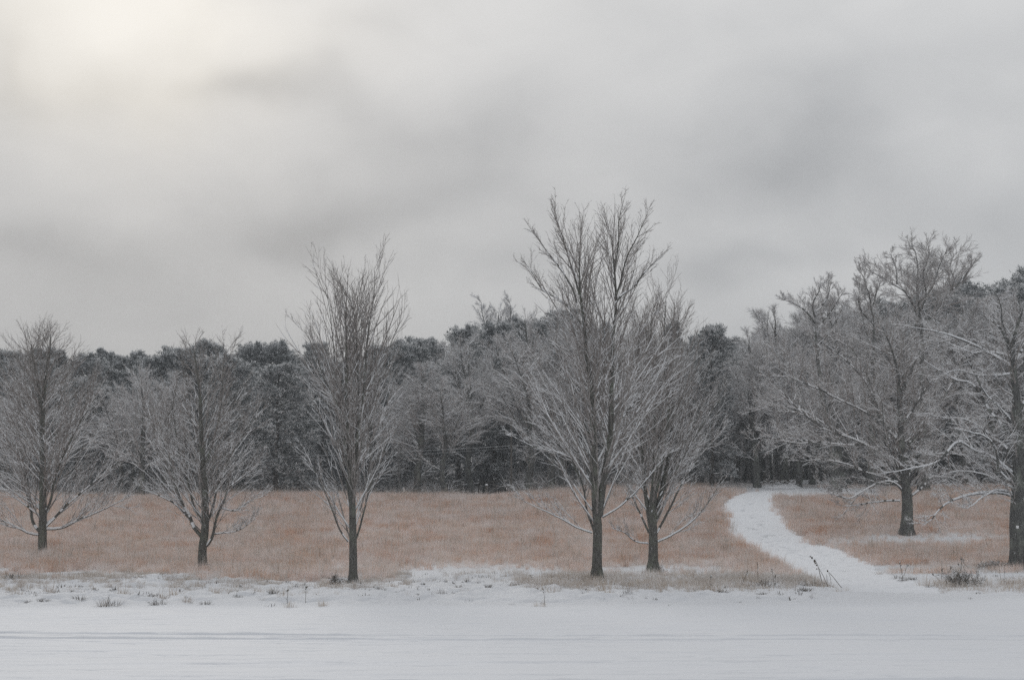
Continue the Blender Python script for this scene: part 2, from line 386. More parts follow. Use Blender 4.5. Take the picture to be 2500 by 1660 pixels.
M['straw'] = grass_mat('winter_straw', [(0.35, (0.27, 0.20, 0.145)), (0.6, (0.50, 0.42, 0.34))], (0.76, 0.75, 0.75), 0.62, 0.8)
M['stem'] = plain('dead_stem', (0.06, 0.05, 0.042), (0.14, 0.115, 0.09), 14)
M['white'] = plain('white_paint', (0.72, 0.72, 0.72), (0.8, 0.8, 0.8))
M['wood'] = plain('weathered_wood', (0.07, 0.065, 0.06), (0.14, 0.13, 0.12))
M['wire'] = plain('frosted_wire', (0.22, 0.23, 0.24), (0.42, 0.44, 0.46), 4)

# ------------------------------------------------------------------ ground mesh
nr, nc = GX.shape
V = np.stack([GX, GY, GZ], -1).reshape(-1, 3)
idx = np.arange(nr * nc).reshape(nr, nc)
Q = np.stack([idx[:-1, :-1], idx[:-1, 1:], idx[1:, 1:], idx[1:, :-1]], -1).reshape(-1, 4)
dens = density(GX, GY)
inp = in_poly(GX, GY)
# the ground under the path sits a little lower than the path's own sheet
V[:, 2] -= 0.05 * inp.reshape(-1)
me = mesh_np('ground', V, Q.ravel(), np.full(len(Q), 4), [M['ground']], smooth=True)
a = me.attributes.new('litter', 'FLOAT', 'POINT')
lit = np.clip(dens * 0.9, 0, 1) ** 1.5 * (~inp)
wood_floor = sstep(108, 118, GY) * 0.35
a.data.foreach_set('value', np.maximum(lit, wood_floor).astype(np.float32).ravel())
a = me.attributes.new('rough', 'FLOAT', 'POINT')
a.data.foreach_set('value', (sstep(-0.5, 2, GY - edge_y(GX)) * 1.5).astype(np.float32).ravel())
add('ground', me, kind='structure', label='snow covered clearing rising into the meadow and wood')

# ------------------------------------------------------------------ path sheet
nw = 44
tt = np.linspace(0, 1, nw)
G = SL[:, None, :] * (1 - tt)[None, :, None] + SR[:, None, :] * tt[None, :, None]
# ragged edges
k = np.arange(len(SL))[:, None]
G[:, :, 0] += (0.8 * (fbm(k / 9.0 + tt * 3, tt * 2 + 7 + 0 * k, 71, 3) - 0.5)) * (np.abs(tt - 0.5) * 2) ** 3
PZ = height(G[..., 0], G[..., 1]) + 0.02
PZ += 0.05 * (fbm(G[..., 0] / 0.5, G[..., 1] / 0.8, 73, 3) - 0.5) - 0.05 * sstep(.56, .66, fbm(G[..., 0] / 0.28, G[..., 1] / 0.42, 75, 2)) - 0.03 * np.exp(-((tt - 0.5) / 0.28) ** 2)[None, :]
PZ[:, 0] -= 0.07; PZ[:, -1] -= 0.07; PZ -= (0.075 * (1 - sstep(0, .05, np.arange(len(SL)) / len(SL))) * (0.6 + 0.8 * fbm(np.arange(len(SL)) * 0, np.arange(len(SL)) / 9.0, 81, 2)))[:, None]; PZ[0] -= .03; PZ[-1] -= 0.06
Vp = np.dstack([G, PZ]).reshape(-1, 3); ip = np.arange(len(Vp)).reshape(len(SL), nw)
Qp = np.stack([ip[:-1, :-1], ip[:-1, 1:], ip[1:, 1:], ip[1:, :-1]], -1).reshape(-1, 4)
pme = mesh_np('path', Vp, Qp.ravel(), np.full(len(Qp), 4), [M['path']], smooth=True)
fa = pme.attributes.new('fade', 'FLOAT', 'POINT'); kk = np.arange(len(SL)) / len(SL)
fa.data.foreach_set('value', np.repeat(1 - sstep(.03, .26, kk), nw).astype(np.float32))
add('path', pme, kind='structure', label='trodden snow path curving up through the meadow')

# ------------------------------------------------------------------ branching plants
UP = np.array([0, 0, 1.0])
def unit(v): return v / np.maximum(np.linalg.norm(v, axis=-1, keepdims=True), 1e-9)
class Tubes:
    """collects tubes and turns them into one mesh: bark below, snow lying on the upper faces"""
    def __init__(s, zf=None): s.zf = zf; s.V = []; s.L = []; s.S = []; s.M = []; s.n = 0
    def add(s, P, Rr, k=4, snow=0.6, taper=True, bark=0, snowm=1, thick=1.0, seed=0, flare=None):
        P = np.asarray(P, float); Rr = np.asarray(Rr, float)
        if P.ndim == 2: P = P[None]; Rr = Rr[None]
        g = np.random.default_rng(seed + 5)
        n, m, _ = P.shape
        T = np.empty_like(P); T[:, 1:-1] = P[:, 2:] - P[:, :-2]; T[:, 0] = P[:, 1] - P[:, 0]; T[:, -1] = P[:, -1] - P[:, -2]
        T = unit(T)
        up = np.where(np.abs(T[..., 2:3]) > 0.97, np.array([0, 1.0, 0]), UP)
        Uv = unit(up - (up * T).sum(-1, keepdims=True) * T); Sv = np.cross(T, Uv)
        hor = np.sqrt(np.clip(1 - T[..., 2] ** 2, 0, 1))
        ang = 2 * np.pi * np.arange(k) / k + np.pi / 2      # vertex 0 points up
        ca, sa = np.cos(ang), np.sin(ang)
        rr = Rr[..., None] * np.ones(k)
        rr = rr + np.where(sa > 0.5, 1.0, 0.0) * (min(snow, 1) * thick * hor * np.minimum(0.0075 + 0.35 * Rr, 0.032))[..., None]
        if flare is not None: rr = rr * flare(P, ang)
        ring = P[:, :, None, :] + rr[..., None] * (ca[None, None, :, None] * Sv[:, :, None, :] + sa[None, None, :, None] * Uv[:, :, None, :])
        mm = m - 1 if taper else m
        s.V.append(ring[:, :mm].reshape(-1, 3))
        vid = s.n + np.arange(n * mm * k).reshape(n, mm, k); cnt = n * mm * k
        a = vid[:, :-1]; bq = vid[:, 1:]
        a2 = np.roll(a, -1, 2); b2 = np.roll(bq, -1, 2)
        q = np.stack([a, a2, b2, bq], -1)                    # n, mm-1, k, 4
        fs = np.sin(ang + np.pi / k)                          # face facing
        hs = 0.5 * (hor[:, :-1] + hor[:, 1:])
        def pick(hh, segs):
            r = g.random((n, segs)); pr_ = snow * (np.clip(hh * 2.1 - 0.12, 0, 1) if k < 6 else np.clip(hh * 2.4 - 1.05, 0, 1))
            if s.zf is not None: pr_ = pr_ * (1 - 0.8 * sstep(s.zf[0], s.zf[1], P[:, :segs, 2] if segs > 1 or not taper else P[:, -2:-1, 2]))
            on = (r < pr_)[..., None] & (fs > 0.15)[None, None, :]
            return np.where(on, snowm, bark)
        if mm > 1:
            s.L.append(q.reshape(-1)); s.S.append(np.full(q.size // 4, 4)); s.M.append(pick(hs[:, :mm - 1], mm - 1).reshape(-1))
        if taper:
            tip = s.n + cnt + np.arange(n); s.V.append(P[:, -1]); cnt += n
            la = vid[:, -1]; lb = np.roll(la, -1, 1)
            q3 = np.stack([la, lb, np.repeat(tip[:, None], k, 1)], -1)
            s.L.append(q3.reshape(-1)); s.S.append(np.full(n * k, 3)); s.M.append(pick(hs[:, -1:], 1).reshape(-1))
        s.n += cnt
    def mesh(s, name, mats, origin=None, smooth=False):
        V = np.concatenate(s.V)
        if origin is not None: V = V - np.asarray(origin)
        return mesh_np(name, V, np.concatenate(s.L), np.concatenate(s.S), mats, np.concatenate(s.M), smooth)
def resample(P, n):
    P = np.asarray(P, float)
    # catmull-rom then even spacing
    Q = []
    for i in range(len(P) - 1):
        p0, p1, p2, p3 = P[max(i - 1, 0)], P[i], P[i + 1], P[min(i + 2, len(P) - 1)]
        for f in np.linspace(0, 1, 7)[:-1]:
            Q.append(0.5 * ((2 * p1) + (-p0 + p2) * f + (2 * p0 - 5 * p1 + 4 * p2 - p3) * f * f + (-p0 + 3 * p1 - 3 * p2 + p3) * f ** 3))
    Q.append(P[-1]); Q = np.array(Q)
    s = np.r_[0, np.cumsum(np.linalg.norm(np.diff(Q[:, :3], axis=0), axis=1))]; t = np.linspace(0, s[-1], n)
    return np.stack([np.interp(t, s, Q[:, j]) for j in range(Q.shape[1])], -1)
def spawn(P, Rr, per, t0, t1, a0, a1, lenf, npt, up, wig, rr, rmin, g, var=0.35, steep=0.0, upbias=0.0):
    """children on parents: per each, between t0 and t1, leaving at a0..a1 degrees; lenf(t, parent length, start z)"""
    n, m, _ = P.shape
    PLn = np.linalg.norm(np.diff(P, axis=1), axis=2).sum(1)
    pid = np.repeat(np.arange(n), per); j = np.tile(np.arange(per), n)
    t = t0 + (t1 - t0) * (j + g.random(len(pid))) / per
    f = t * (m - 1); i = np.minimum(f.astype(int), m - 2); fr = f - i
    p = P[pid, i] * (1 - fr)[:, None] + P[pid, i + 1] * fr[:, None]
    r = Rr[pid, i] * (1 - fr) + Rr[pid, i + 1] * fr
    T = unit(P[pid, i + 1] - P[pid, i])
    rv = g.normal(size=(len(pid), 3)); rv = unit(rv - (rv * T).sum(1, keepdims=True) * T)
    rv = unit(rv + np.array([0, 0, upbias])); rv = unit(rv - (rv * T).sum(1, keepdims=True) * T)
    al = np.radians((a0 + (a1 - a0) * g.random(len(pid))) * (1 + 0.15 * steep - steep * t))[:, None]
    d = unit(np.cos(al) * T + np.sin(al) * rv)
    L = lenf(t, PLn[pid], p[:, 2]) * (1 - var + 2 * var * g.random(len(pid)))
    out = np.empty((len(pid), npt, 3)); out[:, 0] = p
    seg = L / (npt - 1)
    for q in range(1, npt):
        d = unit(d + g.normal(size=d.shape) * wig + UP * up)
        out[:, q] = out[:, q - 1] + d * seg[:, None]
    r0 = np.minimum(r * 0.75, np.maximum(L * rr, rmin * 1.2))
    R2 = r0[:, None] + (rmin * 0.6 - r0)[:, None] * np.linspace(0, 1, npt)[None, :] ** 0.9
    return out, R2

MAPLES_ = 'young bare maples in the row along the meadow'
def flare_fn(base, rad, roots, amt=0.55, height_=0.7):
    def f(P, ang):
        z = (P[..., 2] - base[2]) / height_
        e = np.exp(-np.clip(z, 0, 9) * 3)[..., None]
        lob = 1 + 0.5 * np.sin(ang * roots + 0.7)[None, None, :]
        return 1 + amt * e * lob
    return f
def wood_tree(name, label, cat, base, Y, stems, seed, group=None, mats=None, l1=None, l2=None, l3=None, l4=None, snow=0.6, rmin=0.0034, depth=0.35, thin=1.0, cut=0.94):
    """stems: (r0, r1, [(x, y), ...], depth drift) traced in photograph pixels and set at the tree's own distance"""
    g = np.random.default_rng(seed)
    mats = mats or [M['bark'], M['snow'], M['twig']]
    root = empty(name, base, label, cat, group)
    S3 = []
    for si, st in enumerate(stems):
        r0, r1, pts = st[:3]; dd = st[3] if len(st) > 3 else 0.0
        q = []
        L0 = pts[0]; tot = sum(math.hypot(pts[i + 1][0] - pts[i][0], pts[i + 1][1] - pts[i][1]) for i in range(len(pts) - 1)); s = 0
        for i, (x, y) in enumerate(pts):
            if i: s += math.hypot(x - pts[i - 1][0], y - pts[i - 1][1])
            f = s / max(tot, 1)
            q.append(at(x, y, Y + dd * f * tot * Y / F))
        mainst = si == 0 or si in l1.get('main', [0])
        Pn = resample(np.array(q), 26)
        if mainst: Pn = resample(resample(np.array(q), 51)[:int(51 * (cut - (0.055 if seed in (103, 104) else 0)))], 26)
        sc = Y / F
        tt = np.linspace(0, 1, 26)
        if si > 0 and si not in l1.get('main', [0]): r0, r1 = r0 * l1.get('rf', 0.62), r1 * 0.45
        elif si > 0 or True: r1 = r1 * 0.6
        ex = l1.get('tex', 0.9); Rn = (r0 * (1 - tt) ** ex + r1 * (1 - (1 - tt) ** ex)) * sc
        if si > 0 and len(st) > 4: pass
        Pn[2:] += (g.normal(size=(24, 3)).cumsum(0) * (0.005 if group == MAPLES_ else 0.012) * (Rn[2:, None] / Rn[0] * 0 + 1)) * (0.4 if si == 0 else 1.0)
        S3.append((Pn, Rn))
    # trunk and traced limbs: each a part of its own
    for si, (Pn, Rn) in enumerate(S3):
        tb = Tubes()
        if si == 0:
            Pd = Pn.copy(); Pd[0, 2] -= 0.15
            tb.add(Pd, Rn, k=14, snow=0.0, taper=True, seed=seed, flare=flare_fn(base, Rn[0], 4, 0.5, 0.30 + 1.2 * Rn[0]))
        else: tb.add(Pn, Rn, k=7, snow=min(snow * 1.15, 1), seed=seed + si, thick=0.8)
        me_ = tb.mesh(name + '_wood', mats, base, smooth=(si == 0))
        add('trunk' if si == 0 else 'limb', me_, root)
    P0 = np.array([s[0] for s in S3]); R0 = np.array([s[1] for s in S3])
    zb = base[2]; ht = max(p[:, 2].max() for p, _ in S3) - zb
    tb = Tubes((zb + .45 * ht, zb + .95 * ht) if group == MAPLES_ else None); l1f = l1['len']
    lens = np.array([np.linalg.norm(np.diff(p, axis=0), axis=1).sum() for p in P0])
    A = []; AR = []; slim = group == MAPLES_
    for si in range(len(S3)):
        main = si in l1.get('main', [0])
        per = max(3, int(lens[si] * l1['perm'] * (1 if main else (.66 if slim else l1.get('subp', 0.8))) * thin))
        lf = (lambda t, pl, z: np.interp((z - zb) / ht, l1f[0], l1f[1])) if main else (lambda t, pl, z: pl * (1.2 if slim else 1) * l1.get('sub', 0.42) * (1.05 - 0.65 * t))
        c, r = spawn(P0[si:si + 1], R0[si:si + 1], per, (l1['t0'] if si == 0 else 0.12), 0.99, l1['a'][0] * (.62 if slim and not main else 1), l1['a'][1] * (.72 if slim and not main else 1), lf, 9, l1['up'], l1['wig'], l1.get('r1k', 0.0085), rmin * 2, g, var=0.17 if main else 0.3, steep=l1.get('steep', 0.0) if main else 0.0, upbias=(l1.get('upb', 0.25) if main else 0.9))
        A.append(c); AR.append(r)
    A = np.concatenate(A); AR = np.concatenate(AR)
    tb.add(A, AR, k=4, snow=snow, bark=2, seed=seed + 50)
    Bp, Br = spawn(A, AR, max(2, int(l2['n'] * thin)), 0.12, 0.98, *l2['a'], lambda t, pl, z: pl * l2['len'] * (1.08 - 0.75 * t), 6, l2['up'], l2['wig'], 0.0075, rmin * 1.5, g, upbias=l2.get('upb', 0.1))
    tb.add(Bp, Br, k=4, snow=snow, bark=2, seed=seed + 51)
    # stems' own short twigs
    Cp, Cr = spawn(Bp, Br, max(2, int(l3['n'] * thin)), 0.15, 1.0, *l3['a'], lambda t, pl, z: np.maximum(pl * l3['len'] * (1.1 - 0.6 * t), 0.14), 3, l3['up'], l3['wig'], 0.008, rmin, g)
    if slim:      # the tops are open: fewer and thinner side twigs there
        k_ = g.random(len(Cp)) > 0.62 * sstep(zb + .5 * ht, zb + .85 * ht, Cp[:, 0, 2]); Cp, Cr = Cp[k_], Cr[k_]
    tb.add(Cp, Cr * .9, k=3, snow=snow * 0.8, bark=2, seed=seed + 52)
    if l4 and l4['n']:
        E1, ER = spawn(Cp, Cr, l4['n'], 0.2, 1.0, 25, 50, lambda t, pl, z: np.maximum(pl * l4['len'], 0.09), 2, 0.05, 0.1, 0.007, rmin, g)
        tb.add(E1, ER * .8, k=3, snow=snow * 0.75, bark=2, seed=seed + 53)
    add('crown', tb.mesh(name + '_crown', mats, base), root, kind='stuff')
    return root

TRI = [0]
# ---- the row of maples and the old trees on the right
MAPLES = 'young bare maples in the row along the meadow'
def foot(x, y): p = gp(x, y); return p
FRAC = lambda *a: ([q[0] for q in a], [q[1] for q in a])
b1 = foot(103, 1356)
wood_tree('maple_tree', 'broad bare snow-dusted maple at the far left edge, lowest limbs almost level', 'tree', b1, b1[1], [
    (11, 2.2, [(103, 1358), (104, 1300), (105, 1200), (104, 1120), (103, 1050), (100, 1000), (95, 950), (86, 900), (77, 850), (70, 810), (62, 790)]),
    (6, 1.6, [(104, 1040), (109, 960), (115, 900), (123, 860), (126, 830), (122, 795)], 0.15),
    (5, 1, [(97, 1306), (70, 1300), (30, 1280), (0, 1268), (-60, 1250)], -0.4),
    (5.5, 1, [(115, 1291), (150, 1288), (190, 1270), (250, 1245), (320, 1213)], -0.2),
    (6, 1, [(97, 1298), (80, 1275), (74, 1240), (68, 1190), (45, 1120), (20, 1060)], 0.3),
    (5, 1, [(112, 1285), (135, 1262), (160, 1235), (200, 1200), (260, 1150), (290, 1120)], 0.3),
    (5, 1, [(110, 1250), (125, 1220), (135, 1160), (160, 1100), (200, 1020), (240, 960)], -0.3),
    (4, 1, [(98, 1260), (60, 1230), (20, 1200), (-40, 1170)], 0.2)], 101, group=MAPLES,
    l1=dict(main=[0, 1], steep=.3, perm=6.6, t0=0.13, a=(32, 56), up=0.05, wig=0.04, upb=0.35, len=FRAC((0, 3.4), (.12, 4.6), (.35, 5.0), (.6, 3.6), (.8, 2.2), (1, .9)), sub=0.5),
    l2=dict(n=9, a=(20, 40), len=0.52, up=0.05, wig=0.045), l3=dict(n=5, a=(22, 44), len=0.42, up=0.05, wig=0.06), l4=dict(n=1, len=0.5), snow=0.84)
b2 = foot(495, 1392)
wood_tree('maple_tree', 'forked bare maple, second from the left, dark clump at the foot of its trunk', 'tree', b2, b2[1], [
    (11, 1.6, [(495, 1394), (494, 1340), (500, 1300), (501, 1250), (500, 1200), (496, 1150), (493, 1100), (490, 1040), (488, 960), (480, 900), (475, 860), (468, 820), (466, 795)]),
    (7, 1, [(492, 1310), (472, 1285), (465, 1262), (450, 1240), (430, 1190), (418, 1130), (400, 1080), (375, 1035), (350, 1000)], 0.2),
    (4, .9, [(462, 1262), (440, 1240), (415, 1222), (380, 1205), (345, 1192)], -0.3),
    (5, 1, [(490, 1262), (472, 1235), (466, 1205), (455, 1160), (440, 1120), (430, 1060), (418, 970)], 0.25),
    (6, 1, [(505, 1332), (518, 1310), (530, 1260), (547, 1222), (560, 1190), (590, 1165), (640, 1130)], -0.2),
    (3.2, .8, [(523, 1303), (560, 1300), (590, 1290), (625, 1262)], -0.4),
    (3.2, .8, [(540, 1240), (575, 1245), (610, 1220), (655, 1205)], 0.3),
    (5, 1, [(505, 1280), (522, 1230), (530, 1190), (550, 1140), (575, 1090), (610, 1040), (640, 1000)], 0.3),
    (4, 1, [(500, 1140), (520, 1080), (535, 1020), (540, 960), (545, 900), (550, 850)], -0.2)], 102, group=MAPLES,
    l1=dict(main=[0], steep=.3, perm=6.2, t0=0.13, a=(30, 54), up=0.05, wig=0.045, upb=0.35, len=FRAC((0, 2.8), (.15, 3.4), (.4, 3.4), (.65, 2.5), (.85, 1.6), (1, .8)), sub=0.42),
    l2=dict(n=8, a=(20, 42), len=0.52, up=0.05, wig=0.05), l3=dict(n=5, a=(22, 46), len=0.42, up=0.05, wig=0.06), l4=dict(n=1, len=0.5), snow=0.82)
b3 = foot(862, 1424)
wood_tree('maple_tree', 'slender vase-shaped bare maple standing alone at the snow edge, third from the left', 'tree', b3, b3[1], [
    (10.5, 1.3, [(862, 1426), (862, 1330), (860, 1230), (857, 1180), (853, 1120), (850, 1050), (847, 980), (846, 900), (845, 830), (842, 740), (838, 655)]),
    (6.5, 1, [(861, 1225), (868, 1130), (872, 1050), (874, 960), (872, 860), (866, 780), (852, 720), (836, 640)], 0.1),
    (4.5, .9, [(869, 1090), (885, 980), (893, 880), (900, 800), (912, 720), (915, 645)], -0.1),
    (4.5, .9, [(855, 1230), (838, 1120), (826, 1020), (818, 920), (812, 830), (800, 740), (785, 690)], 0.15),
    (4, .9, [(857, 1200), (845, 1100), (830, 1000), (790, 920), (765, 850), (740, 800)], -0.15),
    (3.5, .8, [(850, 1322), (830, 1292), (810, 1240), (790, 1190), (760, 1130)], -0.3),
    (3.8, .8, [(867, 1320), (882, 1280), (897, 1220), (912, 1165), (935, 1110), (958, 1050)], 0.3),
    (3.2, .8, [(866, 1180), (880, 1100), (905, 1000), (935, 900), (960, 820), (985, 770)], 0.2)], 103, group=MAPLES,
    l1=dict(main=[0, 1], steep=.2, perm=4.4, t0=0.13, a=(20, 38), up=0.045, wig=0.035, upb=0.2, len=FRAC((0, 2.5), (.15, 3.8), (.4, 4.4), (.65, 3.5), (.85, 1.9), (1, .7)), sub=0.36),
    l2=dict(n=8, a=(17, 36), len=0.46, up=0.06, wig=0.04), l3=dict(n=4, a=(20, 40), len=0.42, up=0.06, wig=0.05), l4=dict(n=1, len=0.5), snow=0.78)
b4 = foot(1457, 1422)
wood_tree('maple_tree', 'tallest bare maple with twin leaders parting low on its trunk, standing at the snow edge', 'tree', b4, b4[1], [
    (12.5, 1.4, [(1457, 1416), (1458, 1340), (1459, 1290), (1455, 1240), (1452, 1180), (1450, 1130), (1449, 1080), (1446, 1010), (1440, 930), (1430, 860), (1425, 790), (1418, 740), (1414, 690), (1412, 600), (1407, 540), (1404, 500)]),
    (9.5, 1.2, [(1463, 1260), (1472, 1180), (1482, 1120), (1490, 1060), (1491, 980), (1494, 890), (1497, 820), (1503, 750), (1500, 680), (1494, 620), (1488, 560), (1480, 475)], 0.1),
    (4, .9, [(1504, 720), (1515, 690), (1530, 630), (1558, 575), (1582, 520)], 0.1),
    (4, .9, [(1503, 740), (1520, 720), (1545, 705), (1580, 660), (1622, 625)], -0.2),
    (3, .8, [(1500, 660), (1510, 600), (1511, 540), (1524, 480)], -0.1),
    (4, .9, [(1408, 740), (1396, 700), (1365, 650), (1325, 600), (1303, 565)], -0.2),
    (4, .9, [(1414, 720), (1400, 660), (1388, 620), (1368, 560), (1345, 505)], 0.2),
    (3.6, .9, [(1424, 800), (1380, 740), (1330, 710), (1300, 660), (1284, 640)], 0.2),
    (4, .8, [(1445, 1300), (1410, 1287), (1370, 1264), (1320, 1240), (1270, 1216)], -0.3),
    (4.5, .9, [(1450, 1295), (1432, 1240), (1425, 1190), (1400, 1130), (1365, 1085), (1310, 1030)], 0.2),
    (4, .9, [(1452, 1190), (1420, 1145), (1380, 1110), (1320, 1095), (1260, 1070)], -0.2),
    (4, .9, [(1470, 1262), (1510, 1240), (1550, 1205), (1600, 1150), (1640, 1100)], -0.3),
    (3.6, .9, [(1448, 1070), (1430, 1040), (1400, 1000), (1340, 960), (1290, 930)], 0.3),
    (4, .9, [(1487, 1080), (1510, 1030), (1550, 980), (1590, 930), (1640, 880)], 0.3)], 104, group=MAPLES,
    l1=dict(main=[0, 1], steep=.45, perm=5.4, t0=0.15, a=(26, 46), up=0.045, wig=0.035, upb=0.25, len=FRAC((0, 3.2), (.2, 5.0), (.45, 4.2), (.7, 2.8), (.85, 1.9), (1, .8)), sub=0.36),
    l2=dict(n=8, a=(18, 38), len=0.47, up=0.055, wig=0.04), l3=dict(n=4, a=(20, 42), len=0.44, up=0.055, wig=0.05), l4=dict(n=1, len=0.55), snow=0.82)
b5 = foot(1594, 1396)
wood_tree('maple_tree', 'dense many-stemmed bare maple leaning in behind the tallest maple', 'tree', b5, b5[1], [
    (12, 1.3, [(1594, 1393), (1595, 1330), (1594, 1290), (1592, 1240), (1599, 1180), (1600, 1120), (1602, 1060), (1600, 980), (1595, 900), (1590, 820), (1590, 760), (1586, 705)]),
    (7, 1, [(1600, 1265), (1615, 1200), (1630, 1130), (1640, 1050), (1645, 960), (1642, 880), (1655, 800), (1668, 730)], 0.15),
    (6, 1, [(1588, 1285), (1576, 1200), (1568, 1100), (1560, 1000), (1555, 900), (1560, 820), (1565, 740)], 0.1),
    (5, 1, [(1603, 1200), (1622, 1100), (1632, 1000), (1622, 900), (1622, 800), (1625, 715)], -0.15),
    (3.4, .8, [(1582, 1326), (1550, 1320), (1525, 1300), (1492, 1290)], -0.5),
    (4.5, .9, [(1606, 1322), (1640, 1305), (1680, 1280), (1720, 1240), (1760, 1180)], -0.2),
    (4.5, .9, [(1604, 1300), (1630, 1250), (1660, 1190), (1710, 1110), (1765, 1050)], 0.3),
    (4, .9, [(1606, 1220), (1650, 1150), (1690, 1080), (1740, 1000), (1775, 960)], -0.2),
    (4, .9, [(1584, 1300), (1555, 1240), (1530, 1180), (1500, 1120)], 0.5)], 105, group=MAPLES,
    l1=dict(main=[0, 1, 2], steep=.4, perm=5.2, t0=0.14, a=(26, 46), up=0.05, wig=0.04, upb=0.3, len=FRAC((0, 2.9), (.2, 4.6), (.5, 3.9), (.75, 2.6), (.9, 1.4), (1, .7)), sub=0.36),
    l2=dict(n=9, a=(18, 38), len=0.48, up=0.055, wig=0.04), l3=dict(n=4, a=(20, 42), len=0.44, up=0.055, wig=0.05), l4=dict(n=1, len=0.55), snow=0.77)
OAKM = [M['bark_oak'], M['snow'], M['twig']]
b6 = foot(2213, 1305)
wood_tree('spreading_tree', 'wide-spreading bare old tree with a short dark trunk right of the path', 'tree', b6, b6[1], [
    (15, 1.6, [(2213, 1308), (2215, 1240), (2212, 1190), (2205, 1130), (2200, 1080), (2198, 1030), (2196, 980), (2194, 940), (2188, 890), (2172, 840), (2155, 800), (2140, 760)]),
    (8, 1.2, [(2200, 960), (2215, 925), (2226, 890), (2248, 850), (2268, 812)], 0.1),
    (4, 1, [(2200, 1000), (2205, 920), (2203, 850), (2190, 790), (2180, 745)], 0.2),
    (10, 1, [(2195, 1078), (2165, 1047), (2145, 1012), (2126, 960), (2097, 915), (2050, 870), (2000, 832)], -0.1),
    (5, .9, [(2143, 1010), (2134, 975), (2130, 940), (2110, 890), (2080, 850), (2020, 815)], 0.3),
    (6, .9, [(2155, 1040), (2110, 1003), (2060, 977), (2000, 950), (1930, 920), (1865, 876)], -0.3),
    (7, .9, [(2192, 1145), (2160, 1112), (2120, 1087), (2070, 1065), (2020, 1050), (1955, 1005), (1915, 965), (1870, 920)], 0.2),
    (5, .9, [(2110, 1085), (2060, 1085), (2000, 1078), (1940, 1080), (1880, 1068), (1830, 1075)], 0.3),
    (5, .9, [(2200, 1180), (2160, 1165), (2110, 1150), (2060, 1130), (2000, 1120), (1950, 1125)], -0.3),
    (5.5, .9, [(2206, 1200), (2180, 1176), (2150, 1176), (2120, 1190), (2080, 1213), (2050, 1211), (2000, 1196)], -0.4),
    (4.5, .9, [(2198, 1222), (2170, 1222), (2130, 1228), (2080, 1236), (2038, 1232)], 0.2),
    (6, .9, [(2222, 1212), (2250, 1190), (2275, 1165), (2320, 1168), (2360, 1185)], 0.2),
    (6, .9, [(2220, 1190), (2250, 1150), (2280, 1120), (2330, 1105), (2370, 1110)], -0.3),
    (7, .9, [(2207, 1105), (2235, 1070), (2270, 1020), (2310, 960), (2345, 890)], 0.3),
    (6, .9, [(2200, 1040), (2225, 1000), (2250, 960), (2290, 900), (2310, 860)], -0.2),
    (5, .9, [(2206, 1170), (2180, 1110), (2160, 1050), (2155, 1000), (2150, 960)], -0.6),
    (5, .9, [(2210, 1180), (2235, 1120), (2245, 1060), (2248, 1000), (2255, 950)], 0.6)], 106, mats=OAKM,
    l1=dict(main=[0], tex=1.0, rf=.58, r1k=.0115, perm=4.6, t0=0.18, a=(35, 62), up=0.02, wig=0.08, upb=0.2, len=FRAC((0, 2.4), (.3, 3.6), (.6, 3.4), (.85, 2.0), (1, 1.2)), sub=0.36),
    l2=dict(n=9, a=(18, 40), len=0.48, up=0.015, wig=0.08), l3=dict(n=7, a=(20, 42), len=0.40, up=0.01, wig=0.1), l4=dict(n=2, len=0.5), snow=0.68)
b7 = foot(2490, 1388)
